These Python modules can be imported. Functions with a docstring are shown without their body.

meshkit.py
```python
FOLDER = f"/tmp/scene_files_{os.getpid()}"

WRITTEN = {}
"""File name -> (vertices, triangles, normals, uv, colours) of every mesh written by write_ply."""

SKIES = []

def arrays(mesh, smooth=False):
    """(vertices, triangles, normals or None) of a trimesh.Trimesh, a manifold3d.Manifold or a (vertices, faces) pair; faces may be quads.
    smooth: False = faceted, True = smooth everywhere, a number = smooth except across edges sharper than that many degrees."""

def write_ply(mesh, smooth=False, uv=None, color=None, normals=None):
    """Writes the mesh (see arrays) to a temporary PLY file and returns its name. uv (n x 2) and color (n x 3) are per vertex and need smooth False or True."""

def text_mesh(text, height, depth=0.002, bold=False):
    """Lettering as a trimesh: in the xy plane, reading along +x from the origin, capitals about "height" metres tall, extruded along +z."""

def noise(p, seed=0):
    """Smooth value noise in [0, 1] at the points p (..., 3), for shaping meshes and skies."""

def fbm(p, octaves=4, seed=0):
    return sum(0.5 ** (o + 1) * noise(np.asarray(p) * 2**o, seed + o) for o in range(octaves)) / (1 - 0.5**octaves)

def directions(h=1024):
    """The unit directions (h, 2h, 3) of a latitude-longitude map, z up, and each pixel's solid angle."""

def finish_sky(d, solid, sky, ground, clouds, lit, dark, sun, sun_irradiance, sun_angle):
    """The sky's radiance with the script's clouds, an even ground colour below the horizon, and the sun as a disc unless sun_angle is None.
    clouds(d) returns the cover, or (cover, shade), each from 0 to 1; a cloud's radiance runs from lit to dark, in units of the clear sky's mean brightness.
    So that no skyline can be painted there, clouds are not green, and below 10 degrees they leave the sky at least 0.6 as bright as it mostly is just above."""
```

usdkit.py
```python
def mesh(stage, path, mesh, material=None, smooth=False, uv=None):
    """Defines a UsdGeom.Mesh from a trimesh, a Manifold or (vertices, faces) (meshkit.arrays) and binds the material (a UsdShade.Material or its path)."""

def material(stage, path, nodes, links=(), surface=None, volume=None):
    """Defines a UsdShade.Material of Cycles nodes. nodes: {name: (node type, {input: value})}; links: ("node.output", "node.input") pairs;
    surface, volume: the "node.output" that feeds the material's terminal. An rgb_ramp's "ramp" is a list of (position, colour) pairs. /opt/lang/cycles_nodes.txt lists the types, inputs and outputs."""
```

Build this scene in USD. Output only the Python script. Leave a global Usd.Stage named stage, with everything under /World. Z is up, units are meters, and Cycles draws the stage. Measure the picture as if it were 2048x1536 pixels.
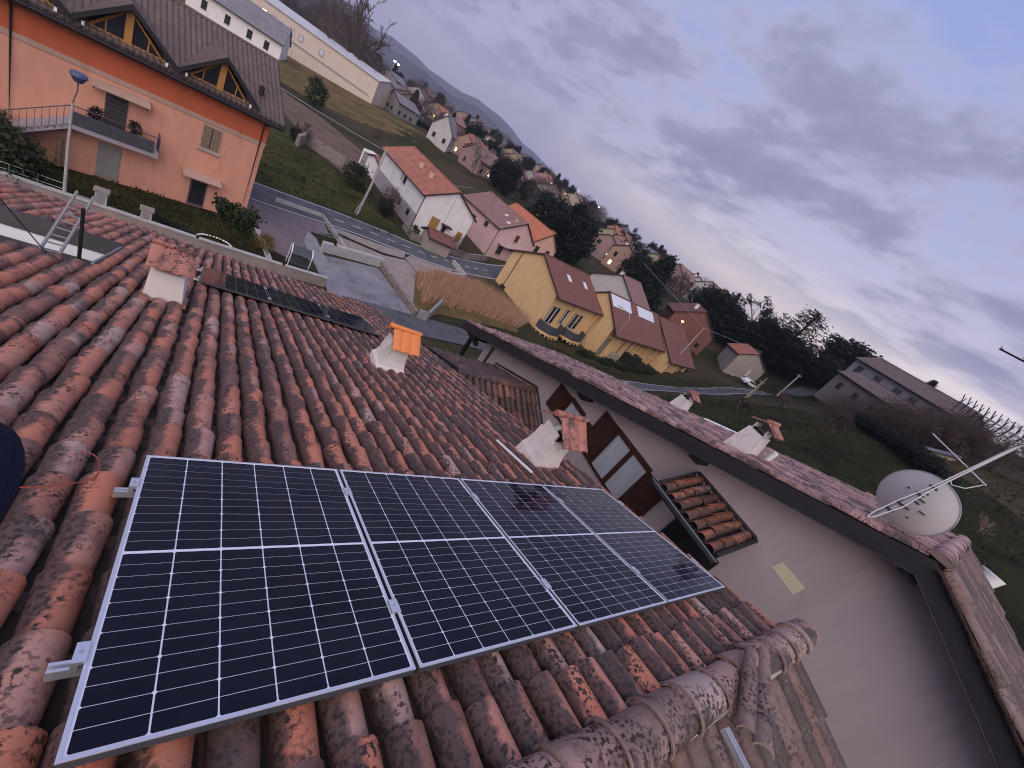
import math, random
import numpy as np
import trimesh, usdkit, meshkit
from pxr import Usd, UsdGeom, UsdLux, UsdShade, Gf, Sdf, Vt

stage = Usd.Stage.CreateInMemory()
UsdGeom.SetStageUpAxis(stage, UsdGeom.Tokens.z)
UsdGeom.Xform.Define(stage, '/World')
UsdGeom.Scope.Define(stage, '/World/Looks')
A = np.array
# ------------------------------------------------------------------ camera, sky, sun, exposure
CAMZ = 15.5
EXPOSURE = 1.15
SUN_AZ, SUN_EL, SUN_I = math.radians(212), math.radians(38.0), 0.4
GLOW_AZ = math.radians(86)
SKY_STRENGTH = 0.1
HAZE = 0.00019
cam = UsdGeom.Camera.Define(stage, '/World/camera')
cr, cd, cf = A([.75544, -.37596, .53663]), A([.19774, -.65, -.73376]), A([.62467, .66042, -.41669])
mtx = Gf.Matrix4d(1)
for i, r in enumerate((cr, -cd, -cf)):
    mtx.SetRow(i, Gf.Vec4d(*map(float, r), 0))
mtx.SetRow(3, Gf.Vec4d(0, 0, CAMZ, 1))
cam.AddTransformOp().Set(mtx)
cam.CreateHorizontalApertureAttr(36.0)
cam.CreateVerticalApertureAttr(27.0)
cam.CreateFocalLengthAttr(36.0 * 803.57 / 2048)
cam.CreateClippingRangeAttr((0.05, 20000.0))
cam.CreateExposureAttr(EXPOSURE)

dome = UsdLux.DomeLight.Define(stage, '/World/sky')
dome.CreateIntensityAttr(1.0)
dome.GetPrim().SetCustomDataByKey('label', 'dusk sky with lavender cloud bands and a pale glow low at the right')
dome.GetPrim().SetCustomDataByKey('kind', 'structure')
sky_nodes = {
    'tc': ('texture_coordinate', {}),
    'sky': ('sky_texture', {'sky_type': 'single_scattering', 'sun_disc': False, 'sun_elevation': SUN_EL, 'sun_rotation': SUN_AZ,
                            'altitude': 300.0, 'air_density': 1.0, 'aerosol_density': 1.5, 'ozone_density': 2.0}),
    'nrm': ('vector_math', {'math_type': 'normalize'}),
    'sep': ('separate_xyz', {}),
    'zz': ('math', {'math_type': 'maximum', 'value2': 0.0}),
    'zo': ('math', {'math_type': 'add', 'value2': 0.20}),
    'px': ('math', {'math_type': 'divide'}), 'py': ('math', {'math_type': 'divide'}),
    'pv': ('combine_xyz', {}),
    'rot': ('mapping', {'rotation': (0, 0, math.radians(35)), 'scale': (1.15, .8, 1.0)}),
    'n1': ('noise_texture', {'scale': 1.5, 'detail': 10.0, 'roughness': 0.6, 'distortion': 0.25}),
    'n2': ('noise_texture', {'scale': 5.0, 'detail': 7.0, 'roughness': 0.62, 'distortion': 0.2}),
    'nm': ('math', {'math_type': 'multiply_add', 'value2': 0.35}),
    # how thick the cloud is, by height and by noise
    'cov': ('rgb_ramp', {'ramp': [(0.0, (0.0,) * 3), (0.55, (0.0,) * 3), (0.66, (0.7,) * 3), (0.76, (1,) * 3), (1, (1,) * 3)]}),
    'elev': ('rgb_ramp', {'ramp': [(0.0, (0.03,) * 3), (0.06, (.12,) * 3), (0.11, (.55,) * 3), (0.17, (1,) * 3), (.42, (1,) * 3), (.56, (.35,) * 3), (1, (.2,) * 3)]}),
    'cf': ('math', {'math_type': 'multiply'}),
    # clear sky colour by height (reference tint, multiplied into the physical sky)
    'dot': ('vector_math', {'math_type': 'dot_product', 'vector2': (math.sin(GLOW_AZ), math.cos(GLOW_AZ), 0.0)}),
    'dr': ('map_range', {'from_min': 0.52, 'from_max': 1.0, 'clamp': True}),
    'grad0': ('rgb_ramp', {'ramp': [(0.0, (.33, .315, .42)), (.05, (.36, .34, .44)), (.14, (.33, .335, .48)), (.3, (.27, .315, .55)), (.55, (.22, .285, .56)), (1.0, (.18, .26, .55))]}),
    'grad1': ('rgb_ramp', {'ramp': [(0.0, (1.1, .80, .52)), (.05, (1.25, 1.0, .76)), (.10, (.95, .80, .72)), (.16, (.50, .47, .60)), (.35, (.27, .32, .58)), (1.0, (.18, .26, .55))]}),
    'gm': ('mix', {}),
    'skys': ('vector_math', {'math_type': 'scale', 'scale': 0.004}),
    'base': ('mix', {'mix_type': 'add', 'fac': 1.0}),
    'cl': ('rgb_ramp', {'ramp': [(.54, (.47, .45, .57)), (.64, (.385, .37, .49)), (.72, (.26, .262, .385)), (.9, (.20, .208, .32))]}),
    'fin': ('mix', {}),
    'gain': ('vector_math', {'math_type': 'scale', 'scale': 5.9}),
    'bg': ('background_shader', {'strength': SKY_STRENGTH}),
}
sky_links = [('tc.generated', 'nrm.vector1'), ('nrm.vector', 'sep.vector'), ('sep.z', 'zz.value1'), ('zz.value', 'zo.value1'),
             ('sep.x', 'px.value1'), ('zo.value', 'px.value2'), ('sep.y', 'py.value1'), ('zo.value', 'py.value2'),
             ('px.value', 'pv.x'), ('py.value', 'pv.y'), ('pv.vector', 'rot.vector'), ('rot.vector', 'n1.vector'), ('rot.vector', 'n2.vector'),
             ('n2.fac', 'nm.value1'), ('n1.fac', 'nm.value3'), ('nm.value', 'cov.fac'), ('zz.value', 'elev.fac'),
             ('cov.color', 'cf.value1'), ('elev.color', 'cf.value2'),
             ('nrm.vector', 'dot.vector1'), ('dot.value', 'dr.value'), ('zz.value', 'grad0.fac'), ('zz.value', 'grad1.fac'),
             ('dr.result', 'gm.fac'), ('grad0.color', 'gm.color1'), ('grad1.color', 'gm.color2'),
             ('sky.color', 'skys.vector1'), ('gm.color', 'base.color1'), ('skys.vector', 'base.color2'),
             ('nm.value', 'cl.fac'), ('cf.value', 'fin.fac'), ('base.color', 'fin.color1'), ('cl.color', 'fin.color2'),
             ('fin.color', 'gain.vector1'), ('gain.vector', 'bg.color')]
skym = usdkit.material(stage, '/World/Looks/sky_clouds', sky_nodes, sky_links, surface='bg.background')
UsdShade.MaterialBindingAPI.Apply(dome.GetPrim()).Bind(skym)

sun = UsdLux.DistantLight.Define(stage, '/World/sun')
sun.CreateIntensityAttr(SUN_I)
sun.CreateAngleAttr(80.0)
sun.CreateColorAttr(Gf.Vec3f(1.0, .86, .76))
sun.GetPrim().CreateAttribute('inputs:normalize', Sdf.ValueTypeNames.Bool).Set(True)
el_l = SUN_EL
sd = A([math.sin(SUN_AZ) * math.cos(el_l), math.cos(SUN_AZ) * math.cos(el_l), math.sin(el_l)])
sx = np.cross([0, 0, 1], sd); sx /= np.linalg.norm(sx); sy = np.cross(sd, sx)
sm = Gf.Matrix4d(1)
for i, r in enumerate((sx, sy, sd)):
    sm.SetRow(i, Gf.Vec4d(*map(float, r), 0))
sun.AddTransformOp().Set(sm)

# ------------------------------------------------------------------ helpers
rng = np.random.default_rng(7)
RND = random.Random(5)
used = {}
LOC = {}


def numbered(path):
    n = used.get(path, 0)
    used[path] = n + 1
    return path if n == 0 else '%s_%03d' % (path, n)


def tagp(p, label=None, cat=None, group=None, kind=None):
    for k, v in (('label', label), ('category', cat), ('group', group), ('kind', kind)):
        if v:
            p.SetCustomDataByKey(k, v)
    return p


def thing(name, label, cat, loc=(0, 0, 0), group=None, kind=None):
    path = numbered('/World/' + name)
    x = UsdGeom.Xform.Define(stage, path)
    x.AddTranslateOp().Set(Gf.Vec3d(*map(float, loc)))
    LOC[path] = A(loc, float)
    tagp(x.GetPrim(), label, cat, group, kind)
    return path


def copy_of(path, name, loc, rotz, label, cat, group, scale=1.0):
    p = numbered('/World/' + name)
    x = UsdGeom.Xform.Define(stage, p)
    x.AddTranslateOp().Set(Gf.Vec3d(*map(float, loc)))
    x.AddRotateZOp().Set(float(rotz))
    if scale != 1.0:
        x.AddScaleOp().Set(Gf.Vec3f(*((scale,) * 3 if np.ndim(scale) == 0 else scale)))
    x.GetPrim().GetReferences().AddInternalReference(path)
    x.GetPrim().SetInstanceable(True)
    tagp(x.GetPrim(), label, cat, group)
    return p


def put(name, V, F, mat, parent=None, N=None, label=None, cat=None, group=None, kind=None, pv=None, smooth=False):
    """one Mesh prim; world coordinates V are moved into the parent's frame"""
    V = np.asarray(V, float)
    F = np.asarray(F, int)
    path = numbered((parent or '/World') + '/' + name)
    off = LOC.get(parent, A([0, 0, 0.]))
    LOC[path] = off
    if len(V) == 0:
        raise ValueError(name)
    if smooth and N is None:
        V, F, N = meshkit.arrays((V, F), smooth)
        assert pv is None
    m = UsdGeom.Mesh.Define(stage, path)
    m.CreatePointsAttr(Vt.Vec3fArray.FromNumpy((V - off).astype(np.float32)))
    m.CreateFaceVertexCountsAttr(Vt.IntArray.FromNumpy(np.full(len(F), F.shape[1], np.int32)))
    m.CreateFaceVertexIndicesAttr(Vt.IntArray.FromNumpy(F.astype(np.int32).ravel()))
    m.CreateSubdivisionSchemeAttr('none')
    if N is not None:
        m.CreateNormalsAttr(Vt.Vec3fArray.FromNumpy(np.asarray(N, np.float32)))
        m.SetNormalsInterpolation('vertex')
    if pv is not None:
        UsdGeom.PrimvarsAPI(m).CreatePrimvar('tone', Sdf.ValueTypeNames.Color3fArray, 'vertex').Set(Vt.Vec3fArray.FromNumpy(np.asarray(pv, np.float32)))
    UsdShade.MaterialBindingAPI.Apply(m.GetPrim()).Bind(UsdShade.Material.Get(stage, mat))
    tagp(m.GetPrim(), label, cat, group, kind)
    return path


class MB:
    """collects shapes; put() makes them one mesh"""

    def __init__(s):
        s.V, s.F, s.n = [], [], 0

    def add(s, V, F):
        V = np.asarray(V, float); F = np.asarray(F, int)
        if F.shape[1] == 4:
            F = np.vstack([F[:, [0, 1, 2]], F[:, [0, 2, 3]]])
        s.V.append(V); s.F.append(F + s.n); s.n += len(V)
        return s

    def quad(s, a, b, c, d):
        return s.add([a, b, c, d], [[0, 1, 2, 3]])

    def hexa(s, P):
        """eight corners: bottom four then top four, both anticlockwise from above"""
        return s.add(P, [[3, 2, 1, 0], [4, 5, 6, 7], [0, 1, 5, 4], [1, 2, 6, 5], [2, 3, 7, 6], [3, 0, 4, 7]])

    def box(s, o, ex, ey, ez):
        """corner o and three edge vectors (right-handed)"""
        o, ex, ey, ez = map(lambda q: np.asarray(q, float), (o, ex, ey, ez))
        return s.hexa([o, o + ex, o + ex + ey, o + ey, o + ez, o + ex + ez, o + ex + ey + ez, o + ey + ez])

    def cbox(s, c, dx, dy, dz, ang=0.0):
        """box standing on c (centre of its base), turned by ang about z"""
        ex = A([math.cos(ang), math.sin(ang), 0]) * dx; ey = A([-math.sin(ang), math.cos(ang), 0]) * dy
        return s.box(np.asarray(c, float) - ex / 2 - ey / 2, ex, ey, [0, 0, dz])

    def poly(s, pts, h):
        """prism: a closed planar outline pushed along vector h"""
        P = np.asarray(pts, float); k = len(P)
        nrm = sum(np.cross(P[i] - P[0], P[i + 1] - P[0]) for i in range(1, k - 1))
        ax = int(np.argmax(np.abs(nrm)))
        q = np.delete(P, ax, 1)
        tri = earclip(q)
        V = np.vstack([P, P + np.asarray(h, float)])
        F = [t for t in tri] + [(t[2] + k, t[1] + k, t[0] + k) for t in tri]
        for i in range(k):
            j = (i + 1) % k
            F += [(i, j, j + k), (i, j + k, i + k)]
        return s.add(V, F)

    def tube(s, pts, r, sides=6, cap=True):
        P = np.asarray(pts, float); k = len(P)
        r = np.broadcast_to(r, (k,))
        T = np.gradient(P, axis=0); T /= np.linalg.norm(T, axis=1, keepdims=True) + 1e-12
        ref = A([0, 0, 1.]) if abs(T[:, 2]).mean() < .9 else A([1., 0, 0])
        a = np.cross(T, ref); a /= np.linalg.norm(a, axis=1, keepdims=True) + 1e-12
        b = np.cross(T, a)
        an = np.arange(sides) * 2 * np.pi / sides
        V = (P[:, None] + r[:, None, None] * (np.cos(an)[None, :, None] * a[:, None] + np.sin(an)[None, :, None] * b[:, None])).reshape(-1, 3)
        F = []
        for i in range(k - 1):
            for j in range(sides):
                j2 = (j + 1) % sides
                F.append((i * sides + j, i * sides + j2, (i + 1) * sides + j2, (i + 1) * sides + j))
        s.add(V, F)
        if cap:
            for base, rev in ((0, 0), ((k - 1) * sides, 1)):
                idx = [base + j for j in range(sides)]
                if not rev:
                    idx = idx[::-1]
                s.F.append(A([(idx[0], idx[j], idx[j + 1]) for j in range(1, sides - 1)]) + s.n - len(V))
        return s

    def arrays(s):
        return np.vstack(s.V), np.vstack(s.F)

    def put(s, name, mat, parent=None, **k):
        V, F = s.arrays()
        return put(name, V, F, mat, parent, **k)


def earclip(q):
    k = len(q); idx = list(range(k))
    area = sum(q[i][0] * q[(i + 1) % k][1] - q[(i + 1) % k][0] * q[i][1] for i in range(k))
    if area < 0:
        idx.reverse()
    out = []
    cr2 = lambda a, b, c: (b[0] - a[0]) * (c[1] - a[1]) - (b[1] - a[1]) * (c[0] - a[0])
    guard = 0
    while len(idx) > 3 and guard < 1000:
        guard += 1
        for n in range(len(idx)):
            i, j, l = idx[n - 1], idx[n], idx[(n + 1) % len(idx)]
            if cr2(q[i], q[j], q[l]) <= 1e-12:
                continue
            if any(m not in (i, j, l) and cr2(q[i], q[j], q[m]) >= 0 and cr2(q[j], q[l], q[m]) >= 0 and cr2(q[l], q[i], q[m]) >= 0 for m in idx):
                continue
            out.append((i, j, l)); idx.pop(n)
            break
        else:
            break
    if len(idx) >= 3:
        out += [(idx[0], idx[m], idx[m + 1]) for m in range(1, len(idx) - 1)]
    return out


LOOK = '/World/Looks/'


def mat(name, nodes, links, surface='p.BSDF'):
    usdkit.material(stage, LOOK + name, nodes, links, surface=surface)
    return LOOK + name


def plain(name, color, rough=.7, var=.18, scale=3.0, metal=0.0, bump=0.0, bscale=40.0, spec=.3, coords='geo.position', stretch=None, dirt=None, **extra):
    """one base colour with soft grain and wear"""
    c = A(color, float)
    nodes = {'geo': ('geometry', {}), 'n': ('noise_texture', {'scale': scale, 'detail': 6.0, 'roughness': .62}),
             'r': ('rgb_ramp', {'ramp': [(.25, tuple(np.clip(c * (1 - var), 0, 1))), (.75, tuple(np.clip(c * (1 + var), 0, 1)))]}),
             'p': ('principled_bsdf', {'roughness': rough, 'metallic': metal, 'specular_ior_level': spec, **extra})}
    links = [('n.fac', 'r.fac')]
    src = 'geo.position'
    if stretch:
        nodes['mp'] = ('mapping', {'scale': stretch})
        links += [('geo.position', 'mp.vector')]
        src = 'mp.vector'
    links += [(src, 'n.vector')]
    col = 'r.color'
    if dirt:
        dc, dsc, lo, hi = dirt
        nodes['dn'] = ('noise_texture', {'scale': dsc, 'detail': 8.0, 'roughness': .7})
        nodes['dr'] = ('rgb_ramp', {'ramp': [(lo, (0, 0, 0)), (hi, (1, 1, 1))]})
        nodes['dm'] = ('mix', {'color2': tuple(dc)})
        links += [(src, 'dn.vector'), ('dn.fac', 'dr.fac'), ('dr.color', 'dm.fac'), (col, 'dm.color1')]
        col = 'dm.color'
    links += [(col, 'p.base_color')]
    if bump:
        nodes['bn'] = ('noise_texture', {'scale': bscale, 'detail': 4.0})
        nodes['b'] = ('bump', {'strength': bump, 'distance': .02})
        links += [('geo.position', 'bn.vector'), ('bn.fac', 'b.height'), ('b.normal', 'p.normal')]
    return mat(name, nodes, links)


# ------------------------------------------------------------------ materials
def tile_material(name, ramp, lichen=(.035, .022, .018), lich_lo=.56, pale=(.42, .36, .34), rough=.58, flank=.16):
    nodes = {
        'geo': ('geometry', {}), 'at': ('attribute', {'attribute': 'tone'}), 'sp': ('separate_color', {}),
        'n0': ('noise_texture', {'scale': 5.0, 'detail': 5.0, 'roughness': .6}),
        'md': ('math', {'math_type': 'multiply_add', 'value2': .45, 'value3': -.22}),
        'ad': ('math', {'math_type': 'add', 'use_clamp': True}),
        'base': ('rgb_ramp', {'ramp': ramp}),
        # lime bloom and soot along each tile
        'n1': ('noise_texture', {'scale': 6.0, 'detail': 6.0, 'roughness': .65}),
        'pr': ('rgb_ramp', {'ramp': [(.60, (0, 0, 0)), (.78, (.38, .38, .38))]}),
        'pm': ('mix', {'color2': pale}),
        'n2': ('noise_texture', {'scale': 3.1, 'detail': 7.0, 'roughness': .7}),
        'sa': ('math', {'math_type': 'multiply_add', 'value2': .22}),
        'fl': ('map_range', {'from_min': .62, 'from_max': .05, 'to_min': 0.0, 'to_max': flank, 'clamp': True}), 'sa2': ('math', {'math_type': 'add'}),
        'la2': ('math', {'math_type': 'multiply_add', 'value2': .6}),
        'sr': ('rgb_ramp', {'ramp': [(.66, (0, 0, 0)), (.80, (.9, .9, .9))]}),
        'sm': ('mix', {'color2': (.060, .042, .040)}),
        # dark lichen spots
        'v': ('voronoi_texture', {'scale': 34.0, 'randomness': 1.0}),
        'vn': ('noise_texture', {'scale': 46.0, 'detail': 7.0, 'roughness': .6}),
        'va': ('math', {'math_type': 'multiply_add', 'value2': -.28}),
        'vr': ('rgb_ramp', {'ramp': [(.36, (0, 0, 0)), (.43, (1, 1, 1))]}),
        'n3': ('noise_texture', {'scale': 4.2, 'detail': 5.0, 'roughness': .6}),
        'lr': ('rgb_ramp', {'ramp': [(lich_lo - .08, (0, 0, 0)), (lich_lo + .05, (1, 1, 1))]}),
        'lf': ('math', {'math_type': 'multiply'}),
        'lm': ('mix', {'color2': lichen}),
        'bn': ('noise_texture', {'scale': 110.0, 'detail': 5.0, 'roughness': .7}),
        'b': ('bump', {'strength': .5, 'distance': .006}),
        'rr': ('map_range', {'from_min': .3, 'from_max': .7, 'to_min': rough - .16, 'to_max': rough + .22}),
        'p': ('principled_bsdf', {'specular_ior_level': .42}),
    }
    links = [('at.color', 'sp.color'), ('geo.position', 'n0.vector'), ('n0.fac', 'md.value1'), ('md.value', 'ad.value1'), ('sp.r', 'ad.value2'), ('ad.value', 'base.fac'),
             ('geo.position', 'n1.vector'), ('n1.fac', 'pr.fac'), ('pr.color', 'pm.fac'), ('base.color', 'pm.color1'),
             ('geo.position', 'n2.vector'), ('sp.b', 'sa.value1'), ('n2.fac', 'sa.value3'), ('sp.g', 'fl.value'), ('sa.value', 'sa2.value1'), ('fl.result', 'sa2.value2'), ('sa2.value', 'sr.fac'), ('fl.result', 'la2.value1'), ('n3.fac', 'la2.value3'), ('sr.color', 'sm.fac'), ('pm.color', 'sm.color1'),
             ('geo.position', 'v.vector'), ('geo.position', 'vn.vector'), ('v.distance', 'va.value1'), ('vn.fac', 'va.value3'), ('va.value', 'vr.fac'),
             ('geo.position', 'n3.vector'), ('la2.value', 'lr.fac'), ('lr.color', 'lf.value1'), ('vr.color', 'lf.value2'),
             ('n2.fac', 'rr.value'), ('rr.result', 'p.roughness'), ('lf.value', 'lm.fac'), ('sm.color', 'lm.color1'), ('lm.color', 'p.base_color'),
             ('geo.position', 'bn.vector'), ('bn.fac', 'b.height'), ('b.normal', 'p.normal')]
    return mat(name, nodes, links)


M = {}
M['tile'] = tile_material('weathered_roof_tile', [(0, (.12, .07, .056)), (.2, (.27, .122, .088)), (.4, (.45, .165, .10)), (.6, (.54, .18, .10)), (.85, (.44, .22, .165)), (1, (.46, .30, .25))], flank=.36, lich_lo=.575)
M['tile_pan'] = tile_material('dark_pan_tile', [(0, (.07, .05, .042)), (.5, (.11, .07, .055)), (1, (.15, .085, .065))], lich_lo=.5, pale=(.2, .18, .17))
M['tile_pink'] = tile_material('pink_roof_tile', [(0, (.19, .115, .105)), (.3, (.30, .17, .155)), (.65, (.40, .215, .19)), (1, (.44, .30, .27))], lich_lo=.58, pale=(.5, .42, .4))
M['tile_brown'] = tile_material('old_brown_roof_tile', [(0, (.05, .036, .033)), (.35, (.095, .058, .05)), (.7, (.15, .082, .066)), (1, (.16, .11, .10))], lich_lo=.52, pale=(.3, .26, .25), flank=.3)  # brownish tile, its colour darkened to offset the sun on the rear slopes
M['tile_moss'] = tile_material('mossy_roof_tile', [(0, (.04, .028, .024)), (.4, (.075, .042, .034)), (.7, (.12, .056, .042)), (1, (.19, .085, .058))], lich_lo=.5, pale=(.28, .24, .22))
M['tile_orange'] = tile_material('canopy_roof_tile', [(0, (.11, .05, .036)), (.4, (.22, .078, .045)), (.75, (.30, .105, .055)), (1, (.26, .15, .12))], lich_lo=.56, flank=.3, pale=(.42, .34, .3))
M['tile_ridge'] = tile_material('ridge_roof_tile', [(0, (.2, .135, .115)), (.4, (.33, .19, .155)), (.7, (.38, .23, .19)), (1, (.36, .27, .24))], lich_lo=.5, pale=(.4, .37, .36))
M['cap_old'] = tile_material('old_chimney_tile', [(0, (.33, .13, .095)), (.5, (.43, .18, .13)), (1, (.5, .25, .19))], lich_lo=.66, pale=(.5, .4, .36))
M['cap_new'] = plain('bright_orange_tile', (.62, .2, .065), .6, .12, 6.0)
M['ridge_lip'] = plain('ridge_tile_lip', (.20, .135, .118), .85, .35, 14.0, bump=.3)
M['mortar'] = plain('ridge_mortar', (.36, .30, .27), .9, .25, 20.0, bump=.4)
M['chim_white'] = plain('whitewashed_render', (.62, .57, .55), .85, .1, 6.0, bump=.15, dirt=((.2, .17, .16), 7.0, .52, .8), stretch=(1, 1, .35))
M['chim_clean'] = plain('clean_white_render', (.68, .63, .60), .85, .06, 5.0, bump=.1)
M['flash_brick'] = plain('terracotta_flashing', (.34, .14, .09), .7, .2, 8.0)
M['metal_dark'] = plain('dark_sheet_metal', (.035, .034, .038), .45, .2, 4.0, metal=.0, spec=.5)
M['metal_grey'] = plain('grey_flashing_metal', (.32, .33, .36), .38, .1, 5.0, metal=.7)
M['alu'] = plain('aluminium_profile', (.70, .70, .74), .36, .06, 12.0, metal=.85)
M['frame'] = plain('panel_frame_metal', (.66, .66, .72), .4, .05, 10.0, metal=.6)
M['frame_side'] = plain('panel_frame_side', (.05, .05, .06), .5, .1, 8.0)  # black on the lower frames; upper skirts wear it as painted shade
M['back_dark'] = plain('dark_panel_backsheet', (.16, .16, .18), .5, .04, 5.0)
M['back'] = plain('panel_backsheet', (.74, .75, .82), .5, .04, 5.0)
M['awning'] = plain('grey_blind', (.23, .215, .21), .7, .08, 2.0)
M['black'] = plain('black_paint', (.012, .012, .013), .5, .2, 5.0)
M['deck'] = plain('roof_underlay', (.045, .035, .03), .95, .2, 5.0)
M['fascia'] = plain('dark_fascia_board', (.022, .02, .023), .6, .3, 2.0, stretch=(8, 1, 8))
M['wall_n'] = plain('mauve_render_wall', (.38, .315, .315), .9, .07, 1.1, bump=.15, bscale=45, stretch=(1, 1.6, .35), dirt=((.25, .205, .21), 1.7, .52, .9))
M['wall_white'] = plain('white_inner_wall', (.66, .66, .68), .85, .05, 3.0)
M['brown_wood'] = plain('dark_brown_shutter', (.045, .017, .012), .5, .25, 3.0, stretch=(1, 1, 12))
M['curtain'] = plain('net_curtain_window', (.36, .38, .40), .18, .22, 3.0, stretch=(1, 3.0, .5), spec=.6)
M['patch_y'] = plain('yellow_plaster_patch', (.56, .50, .33), .9, .05, 8.0)
M['dish'] = plain('dish_grey_paint', (.56, .53, .52), .5, .05, 3.0, spec=.3)
M['mast'] = plain('galvanised_mast', (.40, .40, .42), .4, .1, 8.0, metal=.5)
M['cable_w'] = plain('white_cable', (.68, .66, .66), .5, .05, 10.0)
M['cable_r'] = plain('red_cable', (.30, .055, .035), .5, .1, 10.0)
M['white_p'] = plain('white_plastic', (.75, .74, .74), .4, .05, 5.0)
M['navy'] = plain('navy_jacket_cloth', (.004, .006, .022), .9, .25, 30.0, bump=.3, bscale=300)
M['glass_dark'] = plain('dark_window_glass', (.02, .022, .026), .08, .3, .8, spec=.7)
# solar cell: near-black silicon under glass, fine finger wires
M['cell'] = mat('solar_cell', {
    'geo': ('geometry', {}), 'n': ('noise_texture', {'scale': 1.1, 'detail': 7.0, 'roughness': .7}),
    'r': ('rgb_ramp', {'ramp': [(.42, (.0035, .004, .010)), (.8, (.009, .009, .017))]}),
    'nd': ('noise_texture', {'scale': 2.3, 'detail': 8.0, 'roughness': .75, 'distortion': .8}),
    'rd': ('rgb_ramp', {'ramp': [(.45, (.05,) * 3), (.75, (.22,) * 3)]}),
    'p': ('principled_bsdf', {'specular_ior_level': .20, 'coat_weight': .0, 'coat_ior': 1.3})},
    [('geo.position', 'n.vector'), ('n.fac', 'r.fac'), ('r.color', 'p.base_color'), ('geo.position', 'nd.vector'), ('nd.fac', 'rd.fac'), ('rd.color', 'p.roughness'), ('rd.color', 'p.coat_roughness')])
#SECTION_MATERIALS

# ------------------------------------------------------------------ our roof: frame (u along the ridge, v down the slope, w off the slope)
UW, VW, NW = A([.99985, 0, -.0176]), A([-.00594, .94125, -.33765]), A([.01656, .3377, .94111])
P00 = A([-.066, 2.173, 12.969])


def RP(u, v, w=0.0):
    return P00 + np.multiply.outer(np.asarray(u, float), UW) + np.multiply.outer(np.asarray(v, float), VW) + np.multiply.outer(np.asarray(w, float), NW)


CROWN = -.085          # height of the tile crowns below the panels' glass
RIDGE_V, EAVE_V, GABLE_U = -2.33, 11.62, 4.93


def coppo(length=.45, w0=.186, w1=.148, h0=.092, h1=.070, th=.013, seg=7):
    """a barrel tile: x across, y down the slope (0 = upper end), z up; lower end is the wide one"""
    an = np.linspace(0, np.pi, seg + 1)
    V, N, F, al = [], [], [], []
    rings = []
    for y, w, h, t in ((0, w1, h1, 0.), (length * .5, (w0 + w1) / 2, (h0 + h1) / 2, .5), (length, w0, h0, 1.)):
        rings.append(len(V))
        for a in an:
            V.append((-math.cos(a) * w / 2, y, math.sin(a) * h)); N.append((-math.cos(a) / w, 0, math.sin(a) / (2 * h))); al.append(t)
    for a0, b0 in zip(rings[:-1], rings[1:]):
        for i in range(seg):
            F += [(a0 + i, b0 + i + 1, b0 + i), (a0 + i, a0 + i + 1, b0 + i + 1)]
    e0 = len(V)                                   # lower rim
    for k in (0, 1):
        for a in an:
            V.append((-math.cos(a) * (w0 / 2 - k * th), length, math.sin(a) * (h0 - k * th))); N.append((0, 1, .2)); al.append(1.)
    for i in range(seg):
        F += [(e0 + i, e0 + seg + 2 + i, e0 + seg + 1 + i), (e0 + i, e0 + i + 1, e0 + seg + 2 + i)]
    V, N = A(V), A(N)
    N /= np.linalg.norm(N, axis=1, keepdims=True)
    return V, A(F), N, A(al)


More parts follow.
